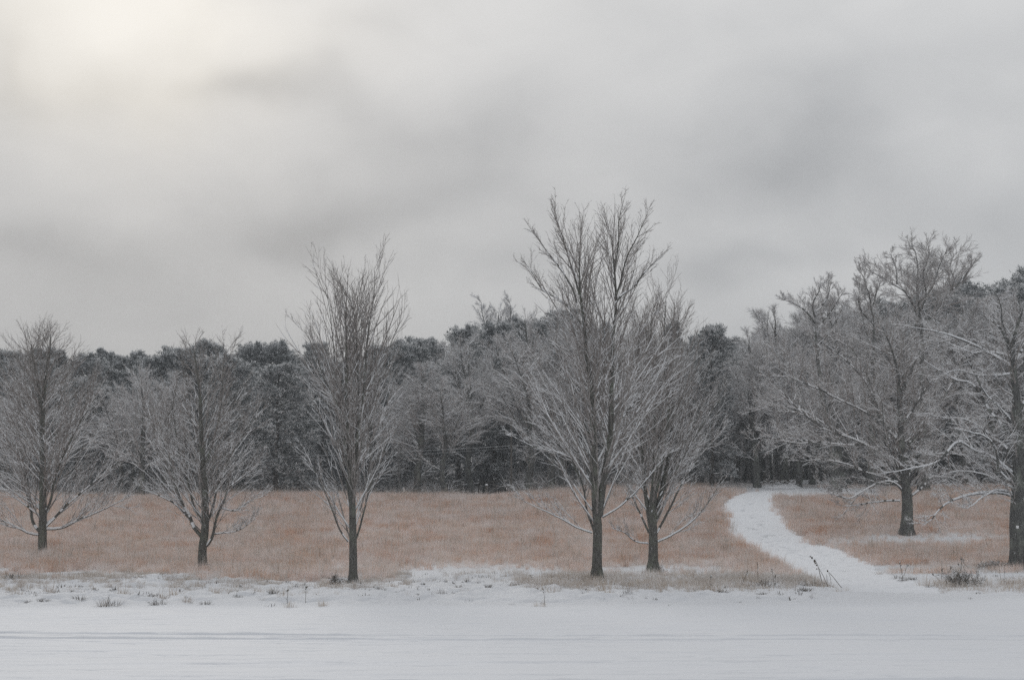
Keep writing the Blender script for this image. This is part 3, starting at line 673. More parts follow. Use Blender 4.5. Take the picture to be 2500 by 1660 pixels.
T7 = wood_tree('old_tree', 'massive old tree cut off by the right edge, snow-laden limbs reaching left', 'tree', b7, b7[1], [
    (23, 2, [(2492, 1392), (2487, 1330), (2484, 1280), (2486, 1210), (2486, 1130), (2483, 1040), (2478, 960), (2472, 900), (2470, 850), (2480, 800), (2500, 740), (2515, 690)]),
    (10, 1.3, [(2472, 905), (2462, 850), (2450, 815), (2430, 790), (2405, 770)], 0.1),
    (9, 1, [(2476, 1212), (2450, 1203), (2400, 1202), (2350, 1210), (2310, 1225), (2285, 1247), (2268, 1267), (2243, 1282)], -0.2),
    (6, 1, [(2470, 1203), (2432, 1196), (2400, 1215), (2365, 1240), (2343, 1238)], -0.6),
    (6, 1, [(2472, 1190), (2430, 1165), (2390, 1150), (2340, 1148), (2285, 1162)], 0.3),
    (8, 1, [(2470, 1152), (2420, 1115), (2380, 1100), (2350, 1080), (2330, 1084), (2300, 1120), (2270, 1135), (2210, 1146), (2155, 1155)], -0.2),
    (6, 1, [(2472, 1112), (2450, 1085), (2420, 1065), (2390, 1040), (2350, 1022), (2300, 1022), (2250, 1010)], 0.4),
    (8, 1, [(2470, 1062), (2420, 1010), (2392, 962), (2370, 935), (2330, 924), (2290, 900), (2245, 868)], 0.2),
    (6, 1, [(2470, 1030), (2436, 990), (2405, 960), (2380, 915), (2360, 880), (2350, 850)], -0.4),
    (8, 1, [(2468, 893), (2430, 868), (2380, 840), (2320, 815), (2265, 801), (2225, 797)], -0.1),
    (6, 1, [(2470, 870), (2420, 860), (2380, 863), (2340, 850), (2300, 835)], 0.3),
    (6, 1, [(2472, 912), (2425, 915), (2380, 912), (2340, 900), (2310, 912)], -0.4),
    (7, 1, [(2474, 1180), (2440, 1150), (2430, 1100), (2405, 1070), (2370, 1060), (2320, 1050)], -0.7),
    (9, 1, [(2490, 1150), (2540, 1100), (2600, 1060), (2660, 1020)], 0.2),
    (9, 1, [(2488, 1000), (2530, 950), (2600, 900), (2640, 840)], -0.2),
    (7, 1, [(2478, 880), (2505, 840), (2540, 800), (2580, 760)], 0.3),
    (6, 1, [(2468, 850), (2450, 790), (2445, 740), (2430, 700)], -0.3)], 107, mats=OAKM,
    l1=dict(main=[0], rf=.55, r1k=.0115, perm=4.2, t0=0.2, a=(40, 70), up=0.015, wig=0.10, upb=0.2, len=FRAC((0, 2.2), (.3, 3.2), (.6, 3.0), (.85, 2.0), (1, 1.2)), sub=0.34),
    l2=dict(n=8, a=(20, 48), len=0.46, up=0.01, wig=0.11), l3=dict(n=6, a=(22, 50), len=0.40, up=0.01, wig=0.12), l4=dict(n=1, len=0.5), snow=0.85)
# white blaze on the old tree's trunk
p = at(2484, 1286, b7[1] - 0.34); s_ = 0.055
blz = mesh_np('blaze', np.array([[x * s_, y * 0.012, z * s_ * 1.1] for x in (-1, 1) for y in (-1, 1) for z in (-1, 1)]), np.array([0, 1, 3, 2, 4, 6, 7, 5, 0, 4, 5, 1, 2, 3, 7, 6, 0, 2, 6, 4, 1, 5, 7, 3]), np.full(6, 4), [M['white']])
o = add('trail_marker', blz, label='small white square trail blaze on the old tree trunk at the right edge', cat='marker'); o.location = p

# ---- bare trees standing at the foot of the wood
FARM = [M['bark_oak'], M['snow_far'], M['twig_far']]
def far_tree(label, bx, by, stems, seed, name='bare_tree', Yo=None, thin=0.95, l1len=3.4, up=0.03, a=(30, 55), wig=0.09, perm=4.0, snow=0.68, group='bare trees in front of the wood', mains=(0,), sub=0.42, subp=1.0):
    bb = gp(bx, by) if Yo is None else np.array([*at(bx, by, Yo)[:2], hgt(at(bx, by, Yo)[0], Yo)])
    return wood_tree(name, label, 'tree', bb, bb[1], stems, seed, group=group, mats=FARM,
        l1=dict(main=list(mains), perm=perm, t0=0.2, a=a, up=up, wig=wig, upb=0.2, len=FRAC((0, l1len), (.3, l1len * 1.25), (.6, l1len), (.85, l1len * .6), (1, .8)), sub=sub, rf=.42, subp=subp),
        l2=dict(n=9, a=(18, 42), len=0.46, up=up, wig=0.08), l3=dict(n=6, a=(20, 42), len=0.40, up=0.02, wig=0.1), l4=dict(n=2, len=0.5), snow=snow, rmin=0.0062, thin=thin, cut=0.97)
far_tree('wide bare tree with low level limbs at the meadow edge, left of the tallest maple', 1220, 1200, [
    (12, 1.5, [(1220, 1204), (1221, 1140), (1222, 1080), (1222, 1000), (1216, 920), (1210, 850), (1215, 790), (1220, 740)]),
    (6, 1, [(1222, 1060), (1180, 1020), (1130, 1000), (1080, 975)], .2), (6, 1, [(1218, 960), (1180, 910), (1130, 880), (1100, 850)], -.2),
    (5, 1, [(1222, 1090), (1170, 1070), (1110, 1060), (1050, 1070)], -.3), (6, 1, [(1222, 1040), (1260, 1000), (1300, 960), (1340, 930)], .2),
    (5, 1, [(1222, 1085), (1260, 1070), (1310, 1060), (1350, 1070)], -.2), (5, 1, [(1212, 860), (1190, 810), (1180, 770), (1178, 735)], .1), (5, 1, [(1214, 850), (1238, 800), (1245, 760), (1240, 730)], -.1)], 201, thin=1.2, snow=.9)
far_tree('rounded fuzzy bare tree just behind the third maple, right of its trunk', 972, 1200, [
    (12, 1.5, [(972, 1206), (973, 1120), (974, 1050), (978, 980), (985, 930), (992, 890)]),
    (6, 1, [(973, 1090), (1010, 1040), (1040, 1000), (1060, 950)], .2), (6, 1, [(973, 1060), (940, 1000), (925, 950), (915, 910)], -.2),
    (5, 1, [(973, 1100), (1020, 1090), (1060, 1085), (1100, 1070)], -.3), (5, 1, [(972, 1100), (930, 1080), (900, 1060)], .2)], 202, perm=5, thin=1.3, snow=.95, l1len=3.8)
far_tree('dark crooked bare tree showing through the left side of the tallest maple', 1345, 1200, [
    (11, 1.5, [(1345, 1204), (1345, 1140), (1346, 1080), (1341, 1000), (1326, 950), (1305, 915), (1290, 870), (1285, 820), (1280, 760)]),
    (7, 1, [(1338, 985), (1352, 930), (1356, 880), (1360, 820), (1350, 760)], .1), (6, 1, [(1345, 1040), (1380, 1000), (1420, 960)], .3), (5, 1, [(1345, 1070), (1290, 1050), (1250, 1040)], -.3),
    (5, 1, [(1355, 890), (1385, 840), (1400, 790)], .3)], 203)
far_tree('small bare tree with a short dark trunk standing left of the bend of the path', 1820, 1171, [
    (7.5, 1.2, [(1820, 1174), (1819, 1120), (1818, 1070), (1815, 1000), (1810, 930), (1812, 870)]),
    (4, .9, [(1819, 1090), (1790, 1030), (1770, 980), (1765, 930)], .2), (4, .9, [(1818, 1080), (1850, 1020), (1870, 970), (1880, 920)], -.2),
    (3.5, .9, [(1820, 1110), (1860, 1090), (1900, 1080)], .2), (3.5, .9, [(1818, 1105), (1780, 1090), (1740, 1090)], -.2)], 204, l1len=2.8, thin=0.75)
far_tree('big bare oak by the bend of the path with crooked limbs at its top', 2038, 1200, [
    (12.5, 2.5, [(2038, 1204), (2036, 1120), (2022, 1050), (2010, 980), (2000, 900), (1994, 840), (1990, 780)]),
    (6, .9, [(1990, 790), (1965, 758), (1935, 742), (1903, 728)], .1), (5.5, .9, [(1990, 775), (1984, 740), (1998, 712), (2000, 690)], -.1),
    (6, .9, [(1992, 760), (2012, 742), (2025, 715), (2024, 690), (2030, 676)], .1), (5, .9, [(2000, 800), (2040, 745), (2060, 715)], .2),
    (5, .9, [(2010, 960), (1960, 900), (1900, 860), (1850, 830)], .2), (6, 1, [(2020, 1040), (1960, 1000), (1900, 990), (1840, 1000)], -.2),
    (5, 1, [(2030, 1090), (1980, 1075), (1920, 1080), (1870, 1100)], .2), (5, 1, [(2015, 1000), (2060, 950), (2090, 900)], .2)], 205, name='oak_tree', wig=0.14, a=(35, 65), up=0.015, perm=3.0, sub=0.5, subp=2.2)
far_tree('tallest crooked oak whose open crown tops the skyline on the right', 2255, 1190, [
    (13, 3, [(2255, 1192), (2252, 1100), (2250, 1000), (2250, 850), (2246, 780), (2243, 745)]),
    (7, .9, [(2246, 770), (2238, 700), (2240, 660), (2232, 610), (2215, 595)], .1), (8, .9, [(2248, 790), (2215, 715), (2180, 690), (2150, 672), (2110, 652)], -.1),
    (6, .9, [(2248, 760), (2262, 715), (2256, 670), (2270, 620), (2262, 598)], .1), (8, .9, [(2250, 800), (2310, 730), (2330, 690), (2320, 650), (2340, 615)], .2),
    (6, .9, [(2322, 710), (2345, 690), (2370, 655), (2386, 632)], -.1), (5, .9, [(2244, 740), (2275, 705), (2290, 660), (2310, 610)], -.2), (5, .9, [(2190, 694), (2185, 650), (2170, 615)], .2)], 206, name='oak_tree', Yo=104, wig=0.15, a=(35, 68), up=0.02, perm=2.4, l1len=2.0, snow=0.45, sub=0.5, thin=1.05, subp=2.6)
far_tree('leaning bare oak on the skyline between the two tall oaks', 2125, 1180, [
    (10, 2.5, [(2125, 1182), (2128, 1050), (2130, 900), (2134, 800), (2128, 740)]),
    (6, .9, [(2130, 770), (2118, 720), (2105, 680), (2088, 652)], .1), (5, .9, [(2131, 790), (2100, 750), (2096, 710), (2098, 680)], -.1), (5, .9, [(2130, 750), (2140, 710), (2150, 690), (2160, 680)], .1)], 207, name='oak_tree', Yo=106, wig=0.14, a=(30, 60), perm=2.6, l1len=2.0, snow=0.45, thin=1.05, subp=2.4)
far_tree('fuzzy grey bare tree filling the gap between the first two maples', 345, 1218, [
    (9, 1.5, [(345, 1222), (346, 1150), (348, 1080), (350, 1000), (345, 940), (350, 900)]),
    (5, 1, [(346, 1120), (310, 1060), (290, 1010), (285, 960)], .2), (5, 1, [(347, 1100), (390, 1050), (420, 1000), (430, 950)], -.2),
    (4, 1, [(346, 1140), (400, 1120), (440, 1100)], .2), (4, 1, [(346, 1140), (300, 1125), (260, 1115)], -.2)], 208, snow=.9, thin=1.1, perm=4.5, Yo=104)
far_tree('small snow-covered sapling against the dark pines at the meadow edge', 635, 1212, [
    (2.2, .8, [(635, 1214), (635, 1185), (636, 1165), (640, 1140)]), (1.6, .7, [(635, 1190), (622, 1165), (612, 1150)], .2), (1.6, .7, [(635, 1185), (650, 1160), (658, 1145)], .2)],
    209, name='sapling', l1len=0.8, a=(25, 45), perm=9, snow=0.9, thin=0.6, group='bare trees in front of the wood')

# ---- wood behind: kinds of bare tree and pine, then copies
def proto_bare(seed, H, spread, up, n1):
    g = np.random.default_rng(seed)
    P = np.zeros((1, 14, 3)); P[0, :, 2] = np.linspace(-0.2, H, 14); P[0, 1:, :2] = g.normal(size=(13, 2)).cumsum(0) * 0.07
    Rr = np.linspace(0.24, 0.03, 14)[None]
    ex = [(P, Rr)]
    c, r = spawn(P, Rr, 5, 0.25, 0.6, 15, 30, lambda t, pl, z: (H - z) * 0.8, 14, 0.06, 0.06, 0.012, 0.03, g)
    PP_ = np.concatenate([P, c]); RR_ = np.concatenate([Rr, r])
    tr = Tubes(); tr.add(PP_, RR_, k=6, snow=0.5, seed=seed)
    A, AR = spawn(PP_, RR_, n1, 0.15, 0.98, 25, 60, lambda t, pl, z: np.interp(z / H, [0, .3, .6, 1], [spread * .8, spread, spread * .7, .8]), 7, up, 0.10, 0.012, 0.018, g, upbias=.2)
    tb = Tubes(); tb.add(A, AR, k=3, snow=0.8, bark=2, seed=seed)
    B_, BR = spawn(A, AR, 9, 0.15, .98, 18, 40, lambda t, pl, z: pl * .47 * (1.1 - .7 * t), 4, up, .08, .01, .013, g)
    tb.add(B_, BR, k=3, snow=0.75, bark=2, seed=seed + 1)
    C_, CR = spawn(B_, BR, 6, 0.2, 1, 25, 50, lambda t, pl, z: np.maximum(pl * .4, .25), 2, .04, .12, .01, .010, g)
    tb.add(C_, CR, k=3, snow=0.65, bark=2, seed=seed + 2)
    E_, ER_ = spawn(C_, CR, 4, 0.2, 1, 20, 42, lambda t, pl, z: np.maximum(pl * .55, .18), 2, .04, .10, .01, .007, g)
    tb.add(E_, ER_, k=3, snow=0.55, bark=2, seed=seed + 3)
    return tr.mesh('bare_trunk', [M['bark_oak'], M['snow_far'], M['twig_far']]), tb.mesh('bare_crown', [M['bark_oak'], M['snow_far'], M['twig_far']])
def proto_pine(seed, H, Rw, conical):
    g = np.random.default_rng(seed)
    P = np.zeros((1, 12, 3)); P[0, :, 2] = np.linspace(-0.2, H, 12); P[0, 1:, :2] = g.normal(size=(11, 2)).cumsum(0) * 0.05
    Rr = np.linspace(0.20, 0.02, 12)[None]
    tr = Tubes(); tr.add(P, Rr, k=7, snow=0.0, seed=seed)
    def lf(t, pl, z):
        h_ = z / H
        return (Rw * np.interp(h_, [0, .15, .4, .7, .9, 1], [.8, 1, .95, .62, .3, .1])) if conical else (Rw * np.interp(h_, [0, .2, .5, .8, .93, 1], [.7, .95, 1, .9, .6, .28]))
    A = []
    z = 0.09 * H
    while z < H * 0.99:
        nb = int(g.integers(4, 7)); a0_ = g.uniform(0, 6.28); L_ = float(lf(0, 0, z)) * g.uniform(.75, 1.15)
        for q in range(nb):
            a_ = a0_ + 6.28 * q / nb + g.normal() * .25; L1_ = L_ * g.uniform(.7, 1.15); rise = np.interp(z / H, [0, .5, 1], [-.08, .12, .9])
            d_ = unit(np.array([math.cos(a_), math.sin(a_), rise + g.normal() * .08])); pp = [np.array([P[0, int(11 * z / H), 0], P[0, int(11 * z / H), 1], z + g.normal() * .12])]
            for w_ in range(6):
                d_ = unit(d_ + g.normal(size=3) * .07 + UP * .05); pp.append(pp[-1] + d_ * L1_ / 6)
            A.append(pp)
        z += g.uniform(.42, .95) * np.interp(z / H, [0, .7, 1], [1.15, .8, .35])
    A = np.array(A); AR = np.repeat(np.linspace(.035, .008, 7)[None], len(A), 0)
    tr.add(A, AR, k=3, snow=0.2, seed=seed)
    A2, AR2 = spawn(A, AR, 12, 0.28, 1.0, 25, 60, lambda t, pl, z: pl * .38 * (1.2 - .8 * t) + .12, 3, 0.05, 0.08, 0.01, 0.01, g)
    pts = []; drs = []
    for Q_, c0 in ((A, 3), (A2, 1)):
        pts.append(Q_[:, c0:].reshape(-1, 3)); drs.append(unit(Q_[:, c0:] - Q_[:, c0 - 1:-1]).reshape(-1, 3))
    pts = np.concatenate(pts); drs = np.concatenate(drs)
    # needle sprays: narrow upward fanning blades round every shoot
    n = 15; c = np.repeat(pts, n, 0) + g.normal(size=(len(pts) * n, 3)) * np.array([.085, .085, .05])
    d = unit(np.repeat(drs, n, 0) * 0.9 + g.normal(size=c.shape) * 0.75 + UP * 0.35)
    L = 0.11 + 0.14 * g.random(len(c)); w = 0.017 + 0.02 * g.random(len(c))
    s = unit(np.cross(d, g.normal(size=c.shape)))
    V_ = np.stack([c - s * w[:, None], c + s * w[:, None], c + d * L[:, None]], 1).reshape(-1, 3)
    # snow rests on the upper shoots of a spray
    upper = (c[:, 2] - np.repeat(pts[:, 2], n)) > 0.0
    fro = (g.random(len(c)) < np.where(upper, 0.98, 0.24) * (0.35 + 0.85 * np.repeat(g.random(len(pts)), n))).astype(int)
    fol = mesh_np('needles', V_, np.arange(len(V_)), np.full(len(c), 3), [M['needles'], M['needles_frost']], fro)
    return tr.mesh('pine_trunk', [M['pine_bark'], M['snow_far']]), fol
bare_protos = [proto_bare(301, 11.5, 2.6, .05, 12), proto_bare(302, 12.5, 3.2, .03, 12), proto_bare(303, 10.5, 2.9, .06, 13)]
pine_protos = [proto_pine(401, 11, 2.1, False), proto_pine(402, 11.5, 1.9, True), proto_pine(403, 10.5, 2.4, False)]
proto_root = {}
def put_tree(kind, k, x, Y, top_y, label, group, rz, wide=1.0):
    """a tree at photograph column x, distance Y, its tip at photograph row top_y"""
    X = ray(x, 1200)[0] * Y; z = hgt(X, Y); top = at(x, top_y, Y)[2]
    H = {'bare': (11.5, 12.5, 10.5), 'pine': (11, 11.5, 10.5)}[kind][k]
    ex = 1.06 if kind == 'bare' else 1.02
    sz = max((top - z) / (H * ex), 0.3)
    key = (kind, k); sc = (sz * wide, sz * wide, sz)
    if key not in proto_root:
        root = empty('pine_tree' if kind == 'pine' else 'woodland_tree', (X, Y, z), label, 'tree', group, rz); root.scale = sc
        tm, cm = (pine_protos if kind == 'pine' else bare_protos)[k]
        add('trunk', tm, root); add('foliage' if kind == 'pine' else 'crown', cm, root, kind='stuff')
        proto_root[key] = root
    else: root = copy_tree(proto_root[key], (X, Y, z), rz, sc, label, group)
    return root
g = np.random.default_rng(55)
SKY_X = [-300, 0, 60, 100, 200, 260, 300, 350, 420, 470, 530, 600, 650, 700, 760, 860, 950, 1000, 1060, 1110, 1150, 1200, 1280, 1350, 1420, 1500, 1560, 1640, 1700, 1735, 1765, 1800, 1850, 1900, 1930, 1960, 2050, 2100, 2200, 2300, 2380, 2440, 2500, 2800]
SKY_Y = [860, 868, 866, 880, 858, 862, 850, 866, 846, 862, 850, 856, 846, 846, 866, 858, 842, 828, 842, 832, 815, 800, 800, 790, 800, 790, 785, 800, 812, 808, 838, 845, 815, 790, 770, 765, 735, 745, 730, 705, 690, 690, 675, 660]
def sky_at(x): return float(np.interp(x, SKY_X, SKY_Y))
def zone(x):
    if x < 60: return 'left of the first maple'
    if x < 230: return 'behind the first maple'
    if x < 420: return 'between the first two maples'
    if x < 580: return 'behind the second maple'
    if x < 760: return 'between the second and third maples'
    if x < 1150: return 'right of the third maple'
    if x < 1420: return 'left of the tallest maple\'s trunk'
    if x < 1560: return 'behind the tallest maple'
    if x < 1740: return 'behind the many-stemmed maple'
    if x < 1960: return 'above the bend of the path'
    if x < 2150: return 'left of the spreading tree'
    if x < 2320: return 'behind the spreading tree'
    return 'behind the old tree at the right edge'
def is_pine(x, row):
    if row == 0 and (x < 130 or 300 < x < 400): return g.random() < .4
    if row == 0 and 860 < x < 1110: return g.random() < .12
    if x < 1110: return g.random() < (.92 if row < 2 else .85)
    if x < 1560: return g.random() < (0.5 if row else 0.1)
    if x < 1770: return g.random() < 0.7
    if x < 2180: return g.random() < 0.04
    return g.random() < (0.2 if row == 0 else 0.5)
for xx, Y, ty, w in ((1850, 112, 792, 1.25), (1915, 117, 748, 1.25), (1985, 120, 728, 1.3), (2075, 119, 712, 1.3), (2165, 118, 690, 1.2), (2060, 110, 860, 1.4), (1950, 113, 880, 1.4), (1760, 122, 850, 1.2), (1690, 112, 880, 1.1)):
    put_tree('bare', int(g.integers(0, 3)), xx, Y, ty, 'full-crowned grey bare tree ' + zone(xx), 'full-crowned bare trees at the right', g.uniform(0, 6.28), w)
for xx, Y, ty, w in ((50, 108, 880, 1.35), (290, 106, 935, 1.3), (395, 107, 905, 1.3), (900, 106.5, 925, 1.3), (1015, 108, 885, 1.45), (1085, 107, 905, 1.4), (1150, 112, 800, 1.2), (1290, 108, 795, 1.3), (1375, 108.5, 805, 1.25), (1450, 110, 790, 1.2), (1535, 110, 812, 1.25), (1665, 112, 858, 1.2),
                       (1705, 124, 862, 1.1), (1755, 128, 868, 1.1), (1800, 131, 850, 1.1), (1840, 127, 830, 1.1), (2260, 114, 740, 1.25), (2360, 113, 715, 1.25), (2440, 114, 705, 1.25), (2530, 112, 700, 1.3)):
    put_tree('bare', int(g.integers(0, 3)), xx, Y, ty, 'pale frosted bare tree before the pines ' + zone(xx), 'frosted bare trees in front of the pines', g.uniform(0, 6.28), w)
RANK = ['at the wood edge', 'deep in the wood', 'on the skyline']
# three ranks, front rank lower
for row, (Y0, step, drop) in enumerate(((113, 62, 95), (122, 58, 28), (133, 52, 4))):
    x = -260 + row * 17
    while x < 2780:
        xx = x + g.uniform(-14, 14); Y = Y0 + g.uniform(-3, 3) + (5 if xx > 1650 else 0) + (10 if 1700 < xx < 2130 else 0)
        ty = sky_at(xx) + drop * g.uniform(.6, 1.3) + g.choice([-12, -5, 2, 8, 16, 28]) + g.uniform(-5, 5)
        pine = is_pine(xx, row)
        if 1050 < xx < 1260 and row == 0: x += step; continue     # the opening with the snow slope and the fence
        k = int(g.integers(0, 3))
        if pine:
            put_tree('pine', k, xx, Y, ty, 'snow-dusted dark pine ' + RANK[row] + ' ' + zone(xx), 'pines of the wood ' + zone(xx), g.uniform(0, 6.28), g.uniform(.85, 1.15))
        else:
            put_tree('bare', k, xx, Y, ty, 'grey bare tree ' + RANK[row] + ' ' + zone(xx), 'bare trees of the wood ' + zone(xx), g.uniform(0, 6.28), g.uniform(.85, 1.1))
        x += step * (0.62 if not pine else 1.0)
# the thin bare wood beyond the bend of the path, further back
for i in range(26):
    xx = 1690 + i * 17 + g.uniform(-8, 8); Y = g.uniform(142, 175)
    put_tree('bare', int(g.integers(0, 3)), xx, Y, sky_at(xx) + g.uniform(5, 60), 'pale bare tree far back beyond the bend of the path', 'bare trees far beyond the path', g.uniform(0, 6.28), .8)
put_tree('pine', 0, 1738, 111, 806, 'single dark pine sticking out of the skyline left of the dip', 'lone pine', 1.0, 0.95)
put_tree('pine', 2, 675, 105.5, 905, 'large pine with snowy low boughs left of the third maple', 'large pine', 2.0, 1.35)
put_tree('pine', 0, 560, 107, 880, 'tall dark pine between the second maple and the large snowy pine', 'tall pine', 4.0, 1.25)

# dark tangle of brush along the foot of the wood
tb = Tubes(); n = 5200
bx = g.uniform(-200, 2700, n); bY = np.where(bx < 1650, g.uniform(107, 135, n), g.uniform(118, 165, n))
keep = ~((bx > 1095) & (bx < 1245) & (bY < 121)) & ~((bx > 1700) & (bx < 2010) & (bY < 128)); bx = bx[keep]; bY = bY[keep]
X = (bx - 1250) / F * bY / math.cos(PITCH) ; Z = base_h(X, bY)
S = np.stack([X, bY, Z], 1)
d = unit(g.normal(size=S.shape) * np.array([.5, .5, .15]) + UP * .8); L = g.uniform(.6, 2.0, len(S)) * np.where(bY > 124, 1.9, 1.0)
Pp = np.stack([S, S + d * L[:, None] * .5, S + unit(d + g.normal(size=d.shape) * .25) * L[:, None]], 1)
Rp = np.repeat(np.array([[.02, .014, .006]]), len(S), 0)
tb.add(Pp, Rp, k=3, snow=.35, bark=0, snowm=1, seed=9)
C1, R1 = spawn(Pp, Rp, 10, .15, 1, 25, 65, lambda t, pl, z: pl * .5, 3, .03, .15, .01, .009, g); tb.add(C1, R1, k=3, snow=.4, bark=0, seed=10)
add('brush', tb.mesh('brush', [M['twig_far'], M['snow_far']]), kind='stuff', label='dark tangled brush along the foot of the wood')

# ------------------------------------------------------------------ grasses
def tuft_mesh(seed, n, h, spread, lean, mats, w=0.0035, snowf=0.0):
    g = np.random.default_rng(seed)
    a = g.uniform(0, 6.28, n); r = spread * np.sqrt(g.random(n)); b0 = np.stack([r * np.cos(a), r * np.sin(a), np.full(n, -0.03)], 1)
    az = a + g.normal(size=n) * .8; l = lean * g.random(n); hh = h * (.55 + .6 * g.random(n))
    dirv = np.stack([np.cos(az) * l, np.sin(az) * l, np.ones(n)], 1)
    p1 = b0 + unit(dirv) * (hh * .55)[:, None]; p2 = p1 + unit(dirv * np.array([2.2, 2.2, 1])) * (hh * .5)[:, None]
    s = np.stack([-np.sin(az + 1.57 * g.random(n)), np.cos(az), np.zeros(n)], 1) * w
    V_ = np.stack([b0 - s, b0 + s, p1 + s * .8, p1 - s * .8, p2], 1).reshape(-1, 3)
    k = np.arange(n)[:, None] * 5
    lo = np.concatenate([k + 0, k + 1, k + 2, k + 3, k + 3, k + 2, k + 4], 1).ravel()
    mi = np.repeat((g.random(n) < snowf).astype(int), 2)
    return mesh_np('tuft', V_, lo, np.tile([4, 3], n), mats, mi)
def scatter(name, pts, scl, rot, idx, meshes, label):
    col = bpy.data.collections.new(name + '_blades')
    for i, mm in enumerate(meshes):
        o_ = bpy.data.objects.new('%s_tuft_%02d' % (name, i), mm); col.objects.link(o_)
    pm = bpy.data.meshes.new(name); pm.vertices.add(len(pts)); pm.vertices.foreach_set('co', np.asarray(pts, np.float32).ravel())
    for nm, ty, arr in (('scl', 'FLOAT', scl), ('rot', 'FLOAT', rot), ('idx', 'INT', idx)):
        at_ = pm.attributes.new(nm, ty, 'POINT'); at_.data.foreach_set('value', np.asarray(arr, np.float32 if ty == 'FLOAT' else np.int32))
    o = add(name, pm, kind='stuff', label=label)
    ng = bpy.data.node_groups.new(name + '_scatter', 'GeometryNodeTree')
    ng.interface.new_socket('Geometry', in_out='INPUT', socket_type='NodeSocketGeometry'); ng.interface.new_socket('Geometry', in_out='OUTPUT', socket_type='NodeSocketGeometry')
    gi = ng.nodes.new('NodeGroupInput'); go = ng.nodes.new('NodeGroupOutput')
    ci = ng.nodes.new('GeometryNodeCollectionInfo'); ci.inputs['Collection'].default_value = col; ci.inputs['Separate Children'].default_value = True; ci.inputs['Reset Children'].default_value = True
    ip_ = ng.nodes.new('GeometryNodeInstanceOnPoints'); ip_.inputs['Pick Instance'].default_value = True
    def attr(nm, ty):
        q = ng.nodes.new('GeometryNodeInputNamedAttribute'); q.data_type = ty; q.inputs['Name'].default_value = nm; return q.outputs['Attribute']
    cx = ng.nodes.new('ShaderNodeCombineXYZ'); ng.links.new(attr('rot', 'FLOAT'), cx.inputs[2])
    e2 = ng.nodes.new('FunctionNodeEulerToRotation'); ng.links.new(cx.outputs[0], e2.inputs[0])
    ng.links.new(gi.outputs[0], ip_.inputs['Points']); ng.links.new(ci.outputs[0], ip_.inputs['Instance'])
    ng.links.new(attr('idx', 'INT'), ip_.inputs['Instance Index']); ng.links.new(e2.outputs[0], ip_.inputs['Rotation']); ng.links.new(attr('scl', 'FLOAT'), ip_.inputs['Scale'])
    ng.links.new(ip_.outputs[0], go.inputs[0])
    md = o.modifiers.new('scatter', 'NODES'); md.node_group = ng
    return o
g = np.random.default_rng(77)
mn = [tuft_mesh(500 + i, 30, 0.42, 0.17, 0.42, [M['grass'], M['snow']], 0.0042, 0.07) for i in range(6)] + [tuft_mesh(560 + i, 9, 0.72, 0.16, 0.28, [M['straw'], M['snow']], 0.005, 0.15) for i in range(2)]
n = 100000
Y = g.uniform(56, 118, n); X = g.uniform(-1, 1, n) * (7 + 0.36 * Y)
dd = density(X, Y); keep = (g.random(n) < dd ** 1.3) & ~in_poly(X + g.normal(size=n) * .22, Y + g.normal(size=n) * .4); X, Y, dd = X[keep], Y[keep], dd[keep]
Z = height(X, Y)
lowf = 0.45 + 0.55 * fbm(X / 1.2, Y / 1.6, 91, 3) + 0.5 * fbm(X / 5, Y / 5, 92, 2)
scatter('meadow_grass', np.stack([X, Y, Z], 1), (0.55 + 0.45 * dd) * lowf * g.uniform(.7, 1.2, len(X)), g.uniform(0, 6.28, len(X)), np.where(g.random(len(X)) < .14, g.integers(6, 8, len(X)), g.integers(0, 6, len(X))), mn, 'russet dry grass filling the meadow, dusted with frost')
# pale straw on the bank
ms = [tuft_mesh(600 + i, 16, 0.30, 0.14, 0.8, [M['straw'], M['snow'], M['stem']], 0.0038, 0.12) for i in range(6)]
n = 60000
Y = g.uniform(43, 68, n); X = g.uniform(-1, 1, n) * (6 + 0.36 * Y); Z = height(X, Y)
px, py = to_px(X, Y, base_h(X, Y))
cl_ = fbm(X / 1.1, Y / 1.5, 95, 3); cl2 = fbm(X / 6, Y / 6, 97, 2)
bandl = np.exp(-((py - 1412) / 26) ** 2) * (px < 1000) * 1.0 * sstep(.42, .66, cl_) + .05 * sstep(.58, .72, cl_) * (px < 1000) * (py < 1470)
bandm = (np.exp(-((py - 1424) / 13) ** 2) * sstep(1220, 1330, px) * sstep(2075, 1990, px)) * (.25 + .9 * sstep(.35, .6, cl_))
bandx = np.exp(-((py - 1408) / 14) ** 2) * sstep(950, 1050, px) * sstep(1380, 1300, px) * .16 * sstep(.4, .6, cl_)
lineR = np.interp(px, [2100, 2200, 2300, 2500], [1400, 1420, 1432, 1436])
bandr = np.exp(-((py - lineR) / 8) ** 2) * sstep(2240, 2350, px) * (.2 + .9 * sstep(.40, .6, cl_)) + np.exp(-((py - 1392) / 9) ** 2) * (px > 2110) * .3 * sstep(.4, .65, cl_)
pr_ = np.clip(bandl + bandm + bandx + bandr, 0, 1)
keep = (g.random(n) < pr_) & ~in_poly(X, Y); X, Y, Z = X[keep], Y[keep], Z[keep]; pxk = px[keep]
scatter('bank_grass', np.stack([X, Y, Z], 1), g.uniform(.45, 1.15, len(X)) * np.where(pxk > 1250, 1.15, .8), g.uniform(0, 6.28, len(X)), g.integers(0, 6, len(X)), ms, 'sparse straw-coloured grass poking through the snow bank')

